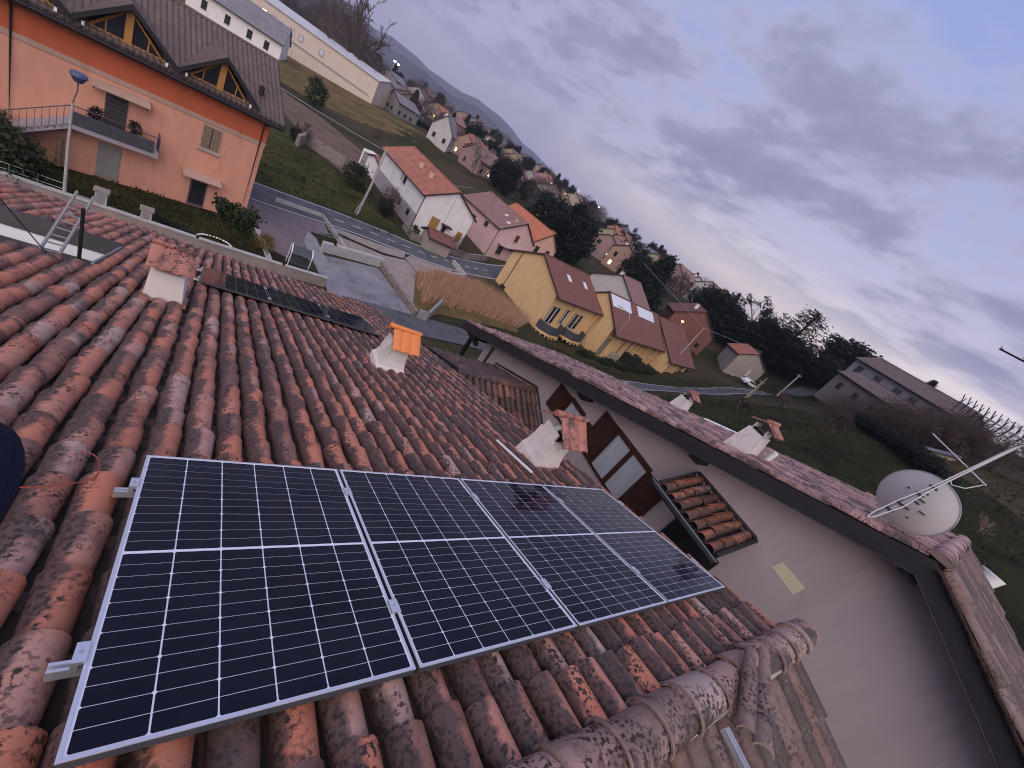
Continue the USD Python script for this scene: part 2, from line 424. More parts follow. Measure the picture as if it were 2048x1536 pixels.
def pan(length=.45, w=.135, d=.05, seg=5):
    an = np.linspace(0, np.pi, seg + 1)
    V, N, F, al = [], [], [], []
    for y, t in ((0, 0.), (length, 1.)):
        for a in an:
            V.append((-math.cos(a) * w / 2, y, -math.sin(a) * d)); N.append((math.cos(a), 0, math.sin(a) + .1)); al.append(t)
    for i in range(seg):
        F += [(i, seg + 2 + i, seg + 1 + i), (i, i + 1, seg + 2 + i)]
    V, N = A(V), A(N)
    return V, A(F), N / np.linalg.norm(N, axis=1, keepdims=True), A(al)


def place(tpl, spots, fr):
    """spots: rows (x, y, z, yaw, pitch, scale); fr = (origin fn, ex, ey, ez). Returns list of (V, F, N, tone)"""
    V0, F0, N0, al = tpl
    ex, ey, ez = fr[1:]
    B = A([ex, ey, ez])
    out = []
    for x, y, z, yaw, pit, sc in spots:
        c, s_ = math.cos(yaw), math.sin(yaw)
        R = A([[c, -s_, 0], [s_, c, 0], [0, 0, 1]]) @ A([[1, 0, 0], [0, 1, -pit], [0, pit, 1]])
        V = (V0 * sc) @ R.T + A([x, y, z])
        N = N0 @ R.T
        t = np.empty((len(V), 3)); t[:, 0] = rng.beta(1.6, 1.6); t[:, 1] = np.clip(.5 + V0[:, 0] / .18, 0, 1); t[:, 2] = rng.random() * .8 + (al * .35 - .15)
        out.append((fr[0] + V @ B, F0, N @ B, np.clip(t, 0, 1)))
    return out


def merge(items):
    n, Vs, Fs, Ns, Ts = 0, [], [], [], []
    for V, F, N, t in items:
        Vs.append(V); Fs.append(F + n); Ns.append(N); Ts.append(t); n += len(V)
    return np.vstack(Vs), np.vstack(Fs), np.vstack(Ns), np.vstack(Ts)


EYE = A([0, 0, CAMZ])


def tile_field(parent, fr, us, vs, mask, mt, mtp, nmax, pitch, name='roof_tile', jit=1.0, crown=.078, seg=7, panz=.0):
    """barrel tiles over pan tiles on a slope; the nmax nearest the eye are parts of their own, the rest one part"""
    k = pitch / .2
    tpl, ptpl = coppo(.45 * 1, .186 * k, .15 * k, .092 * k, .072 * k, seg=seg), pan(.45, .135 * k, .05 * k)
    sp, pp = [], []
    for u in us:
        du = rng.normal(0, .006) * jit
        for v in vs:
            if mask(u, v):
                sp.append((u + du + rng.normal(0, .004) * jit, v + rng.normal(0, .010) * jit, 0.0 + rng.normal(0, .003) * jit, rng.normal(0, .018) * jit, .040 + rng.normal(0, .008) * jit, 1 + rng.normal(0, .015)))
            if mask(u + pitch / 2, v):
                pp.append((u + pitch / 2 + rng.normal(0, .004), v, panz, 0, .03, 1.0))
    cov = place(tpl, sp, fr)
    if nmax:
        dist = A([np.linalg.norm(c[0].mean(0) - EYE) for c in cov])
        order = np.argsort(dist)
        for i in order[:nmax]:
            V, F, N, t = cov[i]
            put(name, V, F, mt, parent, N=N, pv=t)
        rest = [cov[i] for i in order[nmax:]]
    else:
        rest = cov
    if rest:
        V, F, N, t = merge(rest)
        put(name + 's', V, F, mt, parent, N=N, pv=t, kind='stuff')
    if pp:
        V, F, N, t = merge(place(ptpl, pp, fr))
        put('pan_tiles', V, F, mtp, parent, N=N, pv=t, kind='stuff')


# ------------------------------------------------------------------ our house
house = thing('tiled_house', 'house whose tiled roof fills the foreground, carrying the solar panels', 'house', (0, 2, 0))
# roof parts hang under one part "roof": its underlay mesh
deck = MB()
WD = CROWN - .115
TU0, TV0, TV1 = -1.2, 5.5, 7.9          # the cut-in terrace: u < TU0, TV0 < v < TV1
deck.box(RP(TU0, RIDGE_V, WD - .16), UW * (GABLE_U - TU0 - .03), VW * (EAVE_V - RIDGE_V - .1), NW * .16)
deck.box(RP(-4.2, RIDGE_V, WD - .16), UW * (TU0 + 4.2), VW * (TV0 - RIDGE_V), NW * .16)
deck.box(RP(-4.2, TV1, WD - .16), UW * (TU0 + 4.2), VW * (EAVE_V - TV1 - .1), NW * .16)
roof = deck.put('roof', M['deck'], house)
fr_main = (RP(0, 0, CROWN - .078), UW, VW, NW)
us = np.arange(-3.95, GABLE_U - .05, .2)
vs = np.arange(RIDGE_V - .02, EAVE_V - .3, .35)


def main_mask(u, v):
    if u < TU0 - .02 and TV0 - .40 < v < TV1 - .05:
        return False
    for a, b, c, d in CHIM_HOLES:
        if a - .06 < u < b + .06 and c - .3 < v < d - .12:
            return False
    return True


CHIM_HOLES = [(-.54, -.11, 4.45, 4.92), (2.6, 3.1, 3.66, 4.2), (3.93, 4.36, .66, 1.12)]
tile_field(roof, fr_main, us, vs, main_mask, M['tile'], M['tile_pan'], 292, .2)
# the slope behind the ridge
BA = math.radians(22)
BV = A([0, -math.cos(BA), -math.sin(BA)]); BU = UW; BN = np.cross(BV, BU) * -1
BN /= np.linalg.norm(BN)
if BN[2] < 0:
    BN = -BN
R0 = RP(0, RIDGE_V, CROWN - .078)
back = MB(); back.box(R0 + BN * -.28 + BU * -4.2, BU * (GABLE_U + 4.17), BN * .16, BV * -5.0 * -1)
back.put('rear_slope_underlay', M['deck'], roof)
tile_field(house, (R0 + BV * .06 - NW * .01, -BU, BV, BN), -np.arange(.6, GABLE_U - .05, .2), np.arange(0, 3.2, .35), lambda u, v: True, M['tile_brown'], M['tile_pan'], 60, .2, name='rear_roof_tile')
# ridge tiles, each with a wide lip, lying on a mortar bed
rt = coppo(.46, .30, .25, .115, .095, th=.016, seg=9)
nr = 0
u = -.9
RC = RP(0, RIDGE_V, -.045)
while u < GABLE_U - .05:
    ln = .36 + RND.uniform(-.03, .03)
    V, F, N, t = place(rt, [(0, 0, RND.uniform(-.006, .006), RND.gauss(0, .03), -.035, 1.0)], (RC + UW * (u + .46) - NW * .055, VW, -UW, NW))[0]
    rp = put('ridge_tile', V, F, M['tile_ridge'], house, N=N, pv=t)
    lip = MB()
    an = np.linspace(-.1, np.pi + .1, 11)
    c0 = RC + UW * u - NW * .055
    lip.tube([c0 + VW * (-math.cos(a) * .150) + NW * (math.sin(a) * .113) for a in an], .010, 5)
    lip.put('lip', M['ridge_lip'], rp, smooth=60)
    u += ln
bed = MB(); bed.box(RP(-1.0, RIDGE_V - .12, CROWN - .10), UW * (GABLE_U + .95), VW * .24, NW * .085)
bed.put('ridge_mortar_bed', M['mortar'], house)
# end disc of the ridge and gable trim
edisc = MB()
ec = RP(GABLE_U + .0, RIDGE_V, -.10)
edisc.poly([ec + VW * (-math.cos(a) * .15) + NW * (math.sin(a) * .115) for a in np.linspace(0, np.pi, 12)], UW * .02)
edisc.put('ridge_end_cap', M['mortar'], house)
trim = MB()
trim.box(RP(GABLE_U - .01, RIDGE_V, CROWN - .30), UW * .03, VW * (EAVE_V - RIDGE_V), NW * .215)
trim.put('verge_board', M['metal_dark'], house)
trim2 = MB(); o = R0 + BU * (GABLE_U - .01) - BN * .24
trim2.box(o, BU * .03, BN * .20, BV * 3.4 * -1 * -1)
trim2.put('verge_board', M['metal_dark'], house)
# walls below the roof
wl = MB()
g0 = RP(GABLE_U - .35, EAVE_V - .8, -.4); g1 = RP(GABLE_U - .35, RIDGE_V, -.4); g2 = g1 + BV * 5.0
wl.poly([(g0[0], g0[1], -.5), (g2[0], g2[1], -.5), g2, g1, g0], (-.3, 0, 0))
wl.put('gable_wall', M['wall_n'], house)
wf = MB(); wf.box((-4.4, EAVE_V * .94 + 1.55, -.5), (9, 0, 0), (0, .3, 0), (0, 0, 8.8)); wf.put('front_wall', M['wall_n'], house)
gut = MB(); gut.tube([RP(TU0 - 3, EAVE_V + .03, -.22), RP(GABLE_U, EAVE_V + .03, -.22)], .07, 8); gut.put('gutter', M['metal_dark'], house, smooth=50)
# cut-in terrace at the left
tr = MB()
tr.box(RP(TU0 - .02, TV0 - .05, -.75), UW * .03, VW * (TV1 - TV0 - .25), NW * .70)
tr.put('terrace_flashing', M['metal_grey'], house)
tl = MB(); tl.box(RP(-4.2, TV1 - .38, -.27), UW * (TU0 + 4.18), VW * .12, NW * .27); tl.put('terrace_fascia', M['metal_dark'], house)
tw = MB(); tw.box(RP(-4.2, TV1 - .36, -.46), UW * (TU0 + 4.17), VW * .15, NW * .185); tw.put('terrace_wall', M['wall_white'], house)
tq = MB(); tq.box(RP(-4.2, TV1 - .40, -1.1), UW * (TU0 + 4.17), VW * .15, NW * .635); tq.put('terrace_base', M['metal_dark'], house)
tf = MB(); tf.box(RP(-4.2, TV0 - .1, -1.2), UW * (TU0 + 4.17), VW * (TV1 - TV0), NW * .14); tf.put('terrace_floor', M['deck'], house)
tgl = MB(); tgl.tube([RP(-4.2, TV0 + .07, -.20), RP(TU0 - .02, TV0 + .07, -.20)], .07, 8); tgl.put('terrace_gutter', M['metal_dark'], house, smooth=50)


pt_ = thing('terrace_pole', 'thin black pole standing in the roof terrace at the left edge', 'pole', (-1.7, 8.0, 10.3))
MB().tube([A([-1.54, 7.82, 9.6]), A([-1.60, 8.05, 11.5])], .024, 8).put('shaft', M['black'], pt_, smooth=50)
MB().cbox((-1.54, 7.82, 9.58), .12, .12, .03).put('foot', M['metal_dark'], pt_)
ld_ = thing('terrace_ladder', 'grey aluminium ladder leaning out of the roof terrace', 'ladder', (-2.0, 7.95, 10.3))
la, lb = A([-2.0, 7.95, 10.62]), A([-1.95, 9.35, 11.12])
LADDER_A, LADDER_B = la, lb
for k_ in (0, .20):
    MB().tube([la + A([k_, 0, 0]), lb + A([k_, 0, 0])], .022, 6).put('stile', M['awning'], ld_, smooth=50)
for k_ in range(9):
    q_ = la + (lb - la) * (k_ + .5) / 9
    MB().tube([q_, q_ + A([.20, 0, 0])], .013, 6).put('rung', M['awning'], ld_)
MB().tube([A([-1.9, 7.97, 10.6]), A([-2.75, 8.25, 11.55])], .008, 5).put('guy_wire', M['black'], label='dark wire running up from the roof terrace at the left edge', cat='wire')


# chimneys
def chimney(u0, u1, v0, h, kind):
    """kind: dict of cap offsets. Shaft stands upright; u0..u1 its near foot, v0 the near foot's v"""
    XF = UW; YF = A([-UW[1], 1, 0.])
    w = u1 - u0
    c = RP((u0 + u1) / 2, v0, CROWN) + YF * (w / 2)
    zb = c[2] - .32
    prof = kind['prof']                     # (height above foot, half width)
    V, F = [], []
    for hh, hw in prof:
        for sx_, sy_ in ((-1, -1), (1, -1), (1, 1), (-1, 1)):
            V.append(A([c[0], c[1], 0]) + XF * sx_ * hw * w + YF * sy_ * hw * w * kind.get('deep', 1.0) + A([0, 0, RP((u0 + u1) / 2, v0, CROWN)[2] + hh]))
    k = len(prof)
    for i in range(k - 1):
        for j in range(4):
            F.append((i * 4 + j, i * 4 + (j + 1) % 4, i * 4 + 4 + (j + 1) % 4, i * 4 + 4 + j))
    m = MB().add(V, F)
    m.add(V[-4:], [[0, 1, 2, 3]])
    ch = m.put('chimney', kind['mat'], house)
    z0 = RP((u0 + u1) / 2, v0, CROWN)[2] + h
    # dark flue opening and posts carrying the cap
    ho = MB(); cc = A([c[0], c[1], z0 - .004]); tw_ = w * prof[-1][1]
    ho.box(cc - XF * tw_ * .72 - YF * tw_ * .72 + A([0, 0, .006]), XF * tw_ * 1.44, YF * tw_ * 1.44, A([0, 0, .004])); ho.put('flue', M['black'], ch)
    for sx_ in (-1, 1):
        ps = MB(); ps.box(cc + XF * (sx_ * tw_ * .86 - .02) - YF * tw_ * .8, XF * .04, YF * tw_ * 1.6, A([0, 0, kind['gap'] + .03])); ps.put('cap_support', kind['mat'], ch)
    # flashing at the foot
    fl = MB(); fl.box(RP(u0 - .05, v0 - .09, CROWN - .035), UW * (w + .1), VW * (w + .22), NW * .02 + A([0, 0, .0])); fl.put('flashing', M['flash_brick'], ch)
    # gabled cap of ribbed tiles, ridge along u
    L, run, rise, sh = kind['L'], kind['run'], kind['rise'], kind.get('shift', 0)
    top = A([c[0], c[1], z0 + kind['gap'] + rise]) + XF * sh
    for sgn in (-1, 1):
        P, Fq = [], []
        nx = 25
        for iy, fy in enumerate((0, 1)):
            for ix in range(nx):
                x = (ix / (nx - 1) - .5) * L
                bumpz = .020 * abs(math.sin(math.pi * 3 * (ix / (nx - 1)))) ** .7
                q = top + XF * x + YF * sgn * run * fy + A([0, 0, -rise * fy * kind.get('k', 1.0) + bumpz])
                P.append(q); 
        n0 = len(P)
        P += [q - A([0, 0, .016]) for q in P]
        for ix in range(nx - 1):
            a, b = ix, ix + nx
            Fq += [(a, a + 1, b + 1, b), (a + n0, b + n0, b + 1 + n0, a + 1 + n0), (b, b + 1, b + 1 + n0, b + n0)]
        Fq += [(0, nx, nx + n0, n0), (nx - 1, 2 * nx - 1, 2 * nx - 1 + n0, nx - 1 + n0)]
        MB().add(P, Fq).put('cap_tile', kind['cap'], ch, smooth=40)
    rl = MB(); rl.tube([top + XF * (-L / 2 - kind.get('nose', .05)) + A([0, 0, .012]), top + XF * (L / 2) + A([0, 0, .012])], [.045, .038], 9)
    rl.put('cap_ridge', kind['cap'], ch, smooth=50)
    return ch


FL = [(-.12, .56), (0, .55), (.06, .47), (.16, .415), (.30, .39), (.40, .375)]
chimney(-.54, -.11, 4.45, .40, dict(prof=[(-.2, .5), (0, .5), (.40, .43)], mat=M['chim_clean'], cap=M['cap_old'], gap=.10, L=.46, run=.30, rise=.22, nose=.0, shift=.0))
chimney(2.60, 3.08, 3.68, .40, dict(prof=FL, mat=M['chim_white'], cap=M['cap_new'], gap=.08, L=.50, run=.33, rise=.24, nose=.09, shift=.05))
c3 = chimney(3.94, 4.36, .66, .40, dict(prof=[(-.2, .58), (0, .55), (.08, .5), (.22, .455), (.40, .44)], mat=M['chim_white'], cap=M['cap_old'], gap=.10, L=.50, run=.36, rise=.26, nose=.12, shift=.05))
pipe = MB()
pc = RP(4.15, .66, CROWN) + A([0, .25, 0.42])
pipe.tube([pc + A([-.12, 0, 0]), pc + A([.0, 0, .10]), pc + A([.03, -.05, .12])], .045, 8); pipe.put('vent_pipe', M['white_p'], c3, smooth=50)
st = MB(); st.box(RP(3.60, .38, CROWN + .02), UW * .035, VW * .85, NW * .02); st.put('flashing_edge', M['white_p'], c3)


# ------------------------------------------------------------------ solar panels
PW, PH, PT = 1.134, 1.741, .035


def panel_proto(u0, v0, label, group, lip='frame', back='back'):
    """portrait panel: left edge u0, far edge v0 - lies on v0-PH..v0"""
    base = RP(u0, v0, 0)
    t = thing('solar_panel', label, 'solar panel', base, group)
    fb = .011
    rails_ = [(0, 0, PW, fb), (0, PH - fb, PW, fb), (0, fb, fb, PH - 2 * fb), (PW - fb, fb, fb, PH - 2 * fb)]
    for x, y, dx, dy in rails_:
        MB().box(base + UW * x - VW * (y + dy) - NW * .0045, UW * dx, VW * dy, NW * .0045).put('frame_bar', M[lip], t)
        MB().box(base + UW * (x + .001) - VW * (y + dy - .001) - NW * PT, UW * (dx - .002), VW * (dy - .002), NW * (PT - .0047)).put('frame_skirt', M['frame_side'], t)
    MB().box(base + UW * fb - VW * (PH - fb) - NW * .009, UW * (PW - 2 * fb), VW * (PH - 2 * fb), NW * .0045).put('backsheet', M[back], t)
    nx, ny = 6, 12
    ix = (PW - 2 * fb - .012) / nx
    half = (PH - 2 * fb - .012 - .016) / 2
    iy = half / ny
    for hf in (0, 1):
        for j in range(ny):
            for i in range(nx):
                x0 = fb + .006 + i * ix + .003; x1 = x0 + ix - .006
                y0 = fb + .006 + hf * (half + .016) + j * iy + .0018; y1 = y0 + iy - .0036
                c = .0055
                if j % 2 == 0:
                    out = [(x0 + c, y0), (x1 - c, y0), (x1, y0 + c), (x1, y1), (x0, y1), (x0, y0 + c)]
                else:
                    out = [(x0, y0), (x1, y0), (x1, y1 - c), (x1 - c, y1), (x0 + c, y1), (x0, y1 - c)]
                MB().poly([base + UW * a - VW * b - NW * .0045 for a, b in out], NW * .0015).put('cell', M['cell'], t)
    return t


up_lab = ['nearest solar panel of the upper row, at the left end of the array', 'second solar panel from the left in the upper row of four',
          'third solar panel from the left in the upper row of four', 'farthest solar panel of the upper row, by the gable edge']
lo_lab = ['solar panel of the lower row nearest the left white chimney', 'middle solar panel of the lower row by the eave', 'solar panel of the lower row behind the orange capped chimney']
p0 = panel_proto(0, 0, up_lab[0], 'solar panels in the upper row')
pb = RP(0, 0, 0)
for i in range(1, 4):
    q = copy_of(p0, 'solar_panel', RP(i * (PW + .02), 0, 0), 0, up_lab[i], 'solar panel', 'solar panels in the upper row')
p1 = panel_proto(0, 8.02, lo_lab[0], 'solar panels in the lower row', 'frame_side', 'back_dark')
for i in range(1, 3):
    copy_of(p1, 'solar_panel', RP(i * (PW + .02), 8.02, 0), 0, lo_lab[i], 'solar panel', 'solar panels in the lower row')


def rail(v, n, label):
    base = RP(-.09, v, -PT)
    t = thing('mounting_rail', label, 'mounting rail', base, 'panel mounting rails')
    ln = n * (PW + .02) + .16
    m = MB()
    m.box(base - NW * .04 - VW * .02, UW * ln, VW * .04, NW * .014)
    m.box(base - NW * .026 - VW * .02, UW * ln, VW * .012, NW * .022)
    m.box(base - NW * .026 + VW * .008, UW * ln, VW * .012, NW * .022)
    m.put('rail_profile', M['alu'], t)
    for i in range(n + 1):
        u = -.01 + i * (PW + .02) if i else -.022
        cl = MB()
        wd = .050 if 0 < i < n else .036
        c = RP(u - wd / 2 if i else u - .012, v, 0)
        cl.box(c - VW * .042 + NW * .0005, UW * wd, VW * .084, NW * .011)
        cl.box(c + UW * (wd / 2 - .006) - VW * .032 - NW * .04, UW * .012, VW * .064, NW * .04) if 0 < i < n else cl.box(c - VW * .032 - NW * .045, UW * .02, VW * .064, NW * .045)
        cp = cl.put('clamp', M['alu'], t)
        bo = MB(); bc = c + UW * (wd * .5) + NW * .005
        bo.tube([bc, bc + NW * .008], .008, 6); bo.put('bolt', M['mast'], cp)
    return t


rail(-.32, 4, 'far aluminium rail under the upper row of panels')
rail(-1.385, 4, 'near aluminium rail under the upper row of panels, closest to the ridge')
rail(7.75, 3, 'aluminium rail under the far side of the lower panels')
rail(6.62, 3, 'aluminium rail under the near side of the lower panels')

# loose things on the roof
lt = thing('broken_tile_stack', 'loose broken roof tiles stood against the ridge near its right end', 'roof tile', RP(3.4, -2.5, 0))
for k, (a, b) in enumerate([((3.80, -2.36, .05), (2.98, -2.70, -.06)), ((3.62, -2.33, .07), (3.0, -2.60, -.07))]):
    p, q = RP(*a), RP(*b)
    d = (q - p); L_ = np.linalg.norm(d); d /= L_
    s_ = np.cross(d, NW); s_ /= np.linalg.norm(s_); n_ = np.cross(s_, d)
    tp = coppo(L_, .12, .10, .05, .045)
    V, F, N, t_ = place(tp, [(0, 0, 0, 0, 0, 1)], (p, s_, d, n_ if n_[2] > 0 else -n_))[0]
    put('tile_piece', V, F, M['tile_ridge'], lt, N=N, pv=t_)
rl = MB()
a, b = RP(2.79, -2.53, -.03), RP(2.72, -3.3, -.36)
d = (b - a) / np.linalg.norm(b - a); s_ = np.cross(d, NW); s_ /= np.linalg.norm(s_); n_ = np.cross(s_, d)
rl.box(a, s_ * .045, d * np.linalg.norm(b - a), n_ * .006); rl.box(a, s_ * .005, d * np.linalg.norm(b - a), n_ * .04); rl.box(a + s_ * .04, s_ * .005, d * np.linalg.norm(b - a), n_ * .04)
rl.put('loose_rail', M['alu'], label='short aluminium rail lying on the slope below the ridge', cat='rail')
cb = MB()
pts = [(-.75, -.36), (-.41, -.31), (-.29, -.275), (-.2, -.22), (-.18, -.12), (-.21, .01), (-.29, .07)]
from scipy.interpolate import make_interp_spline as _mis
pts = [RP(a, b, CROWN + .034) for a, b in _mis(np.arange(len(pts)), A(pts), k=3)(np.linspace(0, len(pts) - 1, 40))]
cb.tube(pts, .0035, 6); cb.put('red_cable', M['cable_r'], label='thin red cable looped over the tiles left of the panels', cat='cable', smooth=60)

# sleeve of the person taking the picture
sl = MB()
sp = [A([-.30, .10, CAMZ - .18]), A([-.20, .18, CAMZ - .24]), A([-.125, .225, CAMZ - .295]), A([-.088, .246, CAMZ - .325])]
sl.tube(sp, [.10, .076, .055, .040], 24)
per = thing('person', 'sleeve of a navy jacket reaching in at the left edge, the arm of the photographer', 'person', sp[0])
sl.put('jacket_sleeve', M['navy'], per, smooth=50)

# ------------------------------------------------------------------ neighbouring house: gable wall facing us across the alley
nb = thing('neighbour_house', 'taller mauve rendered house next door with dark fascia and pink tiled roof', 'house', (8, 3, 2))
FXp, WXp, NBX1 = 7.3, 7.8, 12.5
AP = A([-.12, 14.66])                     # apex (y, z) of the fascia's upper edge
LOWP = A([11.69, 10.19]); REARP = A([-6.0, 14.66 - 5.88 * .525])
GND_N = 2.0


def zroof(y):
    return AP[1] + (LOWP[1] - AP[1]) * (y - AP[0]) / (LOWP[0] - AP[0]) if y >= AP[0] else AP[1] + (REARP[1] - AP[1]) * (y - AP[0]) / (REARP[0] - AP[0])


def yz(x, pts):
    return [A([x, a, b]) for a, b in pts]


FH = .29
w_ = MB()
w_.poly(yz(WXp, [(10.45, GND_N), (10.45, zroof(10.45) - .2), (AP[0], AP[1] - .2), (-5.5, zroof(-5.5) - .2), (-5.5, GND_N)]), (.3, 0, 0))
w_.put('gable_wall', M['wall_n'], nb)
w_ = MB(); w_.box((WXp + .3, 10.15, GND_N), (NBX1 - WXp - .5, 0, 0), (0, .3, 0), (0, 0, zroof(10.45) - .25 - GND_N)); w_.box((WXp + .3, -5.5, GND_N), (NBX1 - WXp - .5, 0, 0), (0, .3, 0), (0, 0, zroof(-5.5) - .25 - GND_N))
w_.box((NBX1 - .5, -5.2, GND_N), (.3, 0, 0), (0, 15.35, 0), (0, 0, 8)); w_.put('side_wall', M['wall_n'], nb)
for nm, ya, yb in (('fascia', AP[0], LOWP[0]), ('fascia', AP[0], REARP[0])):
    f_ = MB(); f_.poly(yz(FXp, [(ya, zroof(ya) if ya != AP[0] else AP[1]), (yb, zroof(yb)), (yb, zroof(yb) - FH), (ya, AP[1] - FH)]), (.05, 0, 0))
    fb_ = f_.put(nm, M['fascia'], nb)
    e_ = MB(); e_.tube([A([FXp - .004, ya, AP[1] - FH + .006]), A([FXp - .004, yb, zroof(yb) - FH + .006])], .006, 4); e_.put('drip_edge', M['metal_dark'], fb_)
for ya, yb in ((AP[0], LOWP[0]), (AP[0], REARP[0])):
    s_ = MB(); s_.poly(yz(FXp + .05, [(ya, AP[1] - .03), (yb, zroof(yb) - .03), (yb, zroof(yb) - .15), (ya, AP[1] - .15)]), (NBX1 - FXp - .1, 0, 0))
    nbroof = s_.put('roof' if ya != yb and yb > 0 else 'rear_roof', M['deck'], nb)
    if yb > 0:
        ROOFN = nbroof
for yy in (10.75, 5.62, 2.72, -.1):
    z_ = zroof(yy) - .16
    p_ = MB(); p_.box((FXp + .06, yy - .11, z_ - .24), (.75, 0, 0), (0, .22, 0), (0, 0, .22)); p_.put('purlin', M['black'], nb)
for sgn, y1 in ((1, LOWP[0]), (-1, REARP[0])):
    d_ = A([0, y1 - AP[0], (LOWP if sgn > 0 else REARP)[1] - AP[1]]); ln_ = np.linalg.norm(d_); d_ /= ln_
    n_ = np.cross([1, 0, 0], d_) * (1 if sgn > 0 else -1)
    fr_ = (A([FXp + .03, AP[0], AP[1] + .015]), A([1., 0, 0]) * (1 if sgn > 0 else -1), d_, n_)
    xs_ = np.arange(.05, NBX1 - FXp, .2) * (1 if sgn > 0 else -1)
    vmax = ln_ if sgn > 0 else 4.2
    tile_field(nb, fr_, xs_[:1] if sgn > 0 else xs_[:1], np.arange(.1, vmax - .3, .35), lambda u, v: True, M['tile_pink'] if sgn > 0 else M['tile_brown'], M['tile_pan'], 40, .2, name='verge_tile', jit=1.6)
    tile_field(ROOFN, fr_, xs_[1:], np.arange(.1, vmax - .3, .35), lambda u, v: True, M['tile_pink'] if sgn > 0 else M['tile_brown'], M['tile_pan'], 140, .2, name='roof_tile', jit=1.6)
x_ = FXp
while x_ < NBX1:
    V, F, N, t = place(coppo(.46, .27, .23, .10, .085, seg=8), [(0, 0, 0, RND.gauss(0, .03), -.03, 1)], (A([x_ + .46, AP[0], AP[1] + .03]), A([0, 1., 0]), A([-1., 0, 0]), A([0, 0, 1.])))[0]
    put('ridge_tile', V, F, M['tile_pink'], nb, N=N, pv=t)
    x_ += .36


MB().poly([A([FXp + .0, AP[0] - math.cos(a) * .14, AP[1] + .02 + math.sin(a) * .095]) for a in np.linspace(0, np.pi, 10)], (.03, 0, 0)).put('ridge_end', M['ridge_lip'], nb)


def wall_rect(m, y0, y1, z0, z1, x=WXp, d=.04):
    """slab on the wall facing us: from y0 to y1"""
    return m.box((x - d, min(y0, y1), z0), (d, 0, 0), (0, abs(y1 - y0), 0), (0, 0, z1 - z0))


def neighbour_window(y0, y1, z0, z1, panes, lab=None):
    fr = MB()
    fw = .055
    wall_rect(fr, y0, y1, z1 - fw - .03, z1 + .03, d=.05); wall_rect(fr, y0, y1, z0 - .03, z0 + fw - .03, d=.05)
    wall_rect(fr, y0, y0 + fw, z0 + fw - .03, z1 - fw - .03, d=.048); wall_rect(fr, y1 - fw, y1, z0 + fw - .03, z1 - fw - .03, d=.048)
    n = panes
    pw_ = (y1 - y0 - 2 * fw - (n - 1) * .11) / n
    for k in range(n - 1):
        ya = y0 + fw + (k + 1) * pw_ + k * .11
        wall_rect(fr, ya, ya + .11, z0 + fw - .03, z1 - fw - .03, d=.046)
    wp = fr.put('window', M['brown_wood'], nb)
    for k in range(n):
        ya = y0 + fw + k * (pw_ + .11)
        g = MB(); wall_rect(g, ya + .002, ya + pw_ - .002, z0 + fw - .028, z1 - fw - .032, d=.02); g.put('pane', M['curtain'], wp)
    return wp


def shutter(y0, y1, z0, z1):
    m = MB(); wall_rect(m, y0, y1, z0, z1, d=.045)
    sp_ = m.put('shutter', M['brown_wood'], nb)
    for k in range(9):
        za = z0 + .06 + k * (z1 - z0 - .12) / 9
        b_ = MB(); wall_rect(b_, y0 + .05, y1 - .05, za, za + (z1 - z0) / 14, x=WXp - .045, d=.012); b_.put('slat', M['brown_wood'], sp_)


neighbour_window(3.25, 4.44, 11.12, 12.24, 2)
shutter(4.46, 5.03, 11.1, 12.26)
shutter(2.70, 3.23, 11.1, 12.2)
neighbour_window(5.42, 6.05, 11.05, 11.74, 1)
shutter(6.08, 6.66, 10.98, 11.73)
shutter(5.04, 5.40, 11.0, 11.72)
# door under the canopy, plaster patch, vent, downpipe
d_ = MB(); wall_rect(d_, 1.25, 2.26, 10.2, 12.2, d=.02); d_.put('doorway', M['black'], nb)
d_ = MB(); d_.poly([A([WXp, .79, 12.88]), A([WXp, .35, 12.86]), A([WXp, .34, 13.07]), A([WXp, .765, 13.075])], (-.006, 0, 0)); d_.put('plaster_patch', M['patch_y'], nb)
d_ = MB(); d_.tube([A([WXp - .05, 9.98, 10.42]), A([WXp - .05, 9.99, 4.0])], .045, 8); d_.put('downpipe', M['metal_dark'], nb, smooth=50)
d_ = MB(); d_.cbox((7.45, 10.95, 2), .12, .12, 8.2); d_.put('porch_post', M['black'], nb)
d_ = MB(); d_.box((7.4, 10.5, 10.0), (.12, 0, 0), (0, .9, 0), (0, 0, .14)); d_.put('porch_beam', M['black'], nb)
# tiled canopy on the wall
cn = thing('door_canopy', 'small tiled canopy with dark metal edging fixed to the mauve wall above the doorway', 'canopy', (7.3, 1.95, 12.7))
CZT, CZB, CX0 = 12.90, 12.56, 6.85
cd_ = A([CX0 - WXp, 0, CZB - CZT]); cl_ = np.linalg.norm(cd_); cd_ /= cl_
cnn = np.cross(A([0, -1., 0]), cd_)
if cnn[2] < 0: cnn = -cnn
b_ = MB(); b_.box(A([WXp - .01, 1.24, CZT - .06]), (0, 1.34, 0), cd_ * cl_, cnn * -.07 * -1); b_.put('canopy_board', M['fascia'], cn)
fr_ = (A([WXp - .02, 1.24, CZT + .0]) + cnn * .03, A([0, 1., 0]), cd_, cnn)
if np.dot(np.cross(fr_[1], fr_[2]), fr_[3]) < 0:
    fr_ = (A([WXp - .02, 2.58, CZT]) + cnn * .03, A([0, -1., 0]), cd_, cnn)
tile_field(cn, fr_, np.arange(.10, 1.30, .19), np.arange(-.02, .9, .27), lambda u, v: v < .55, M['tile_orange'], M['tile_pan'], 60, .19, jit=1.5)
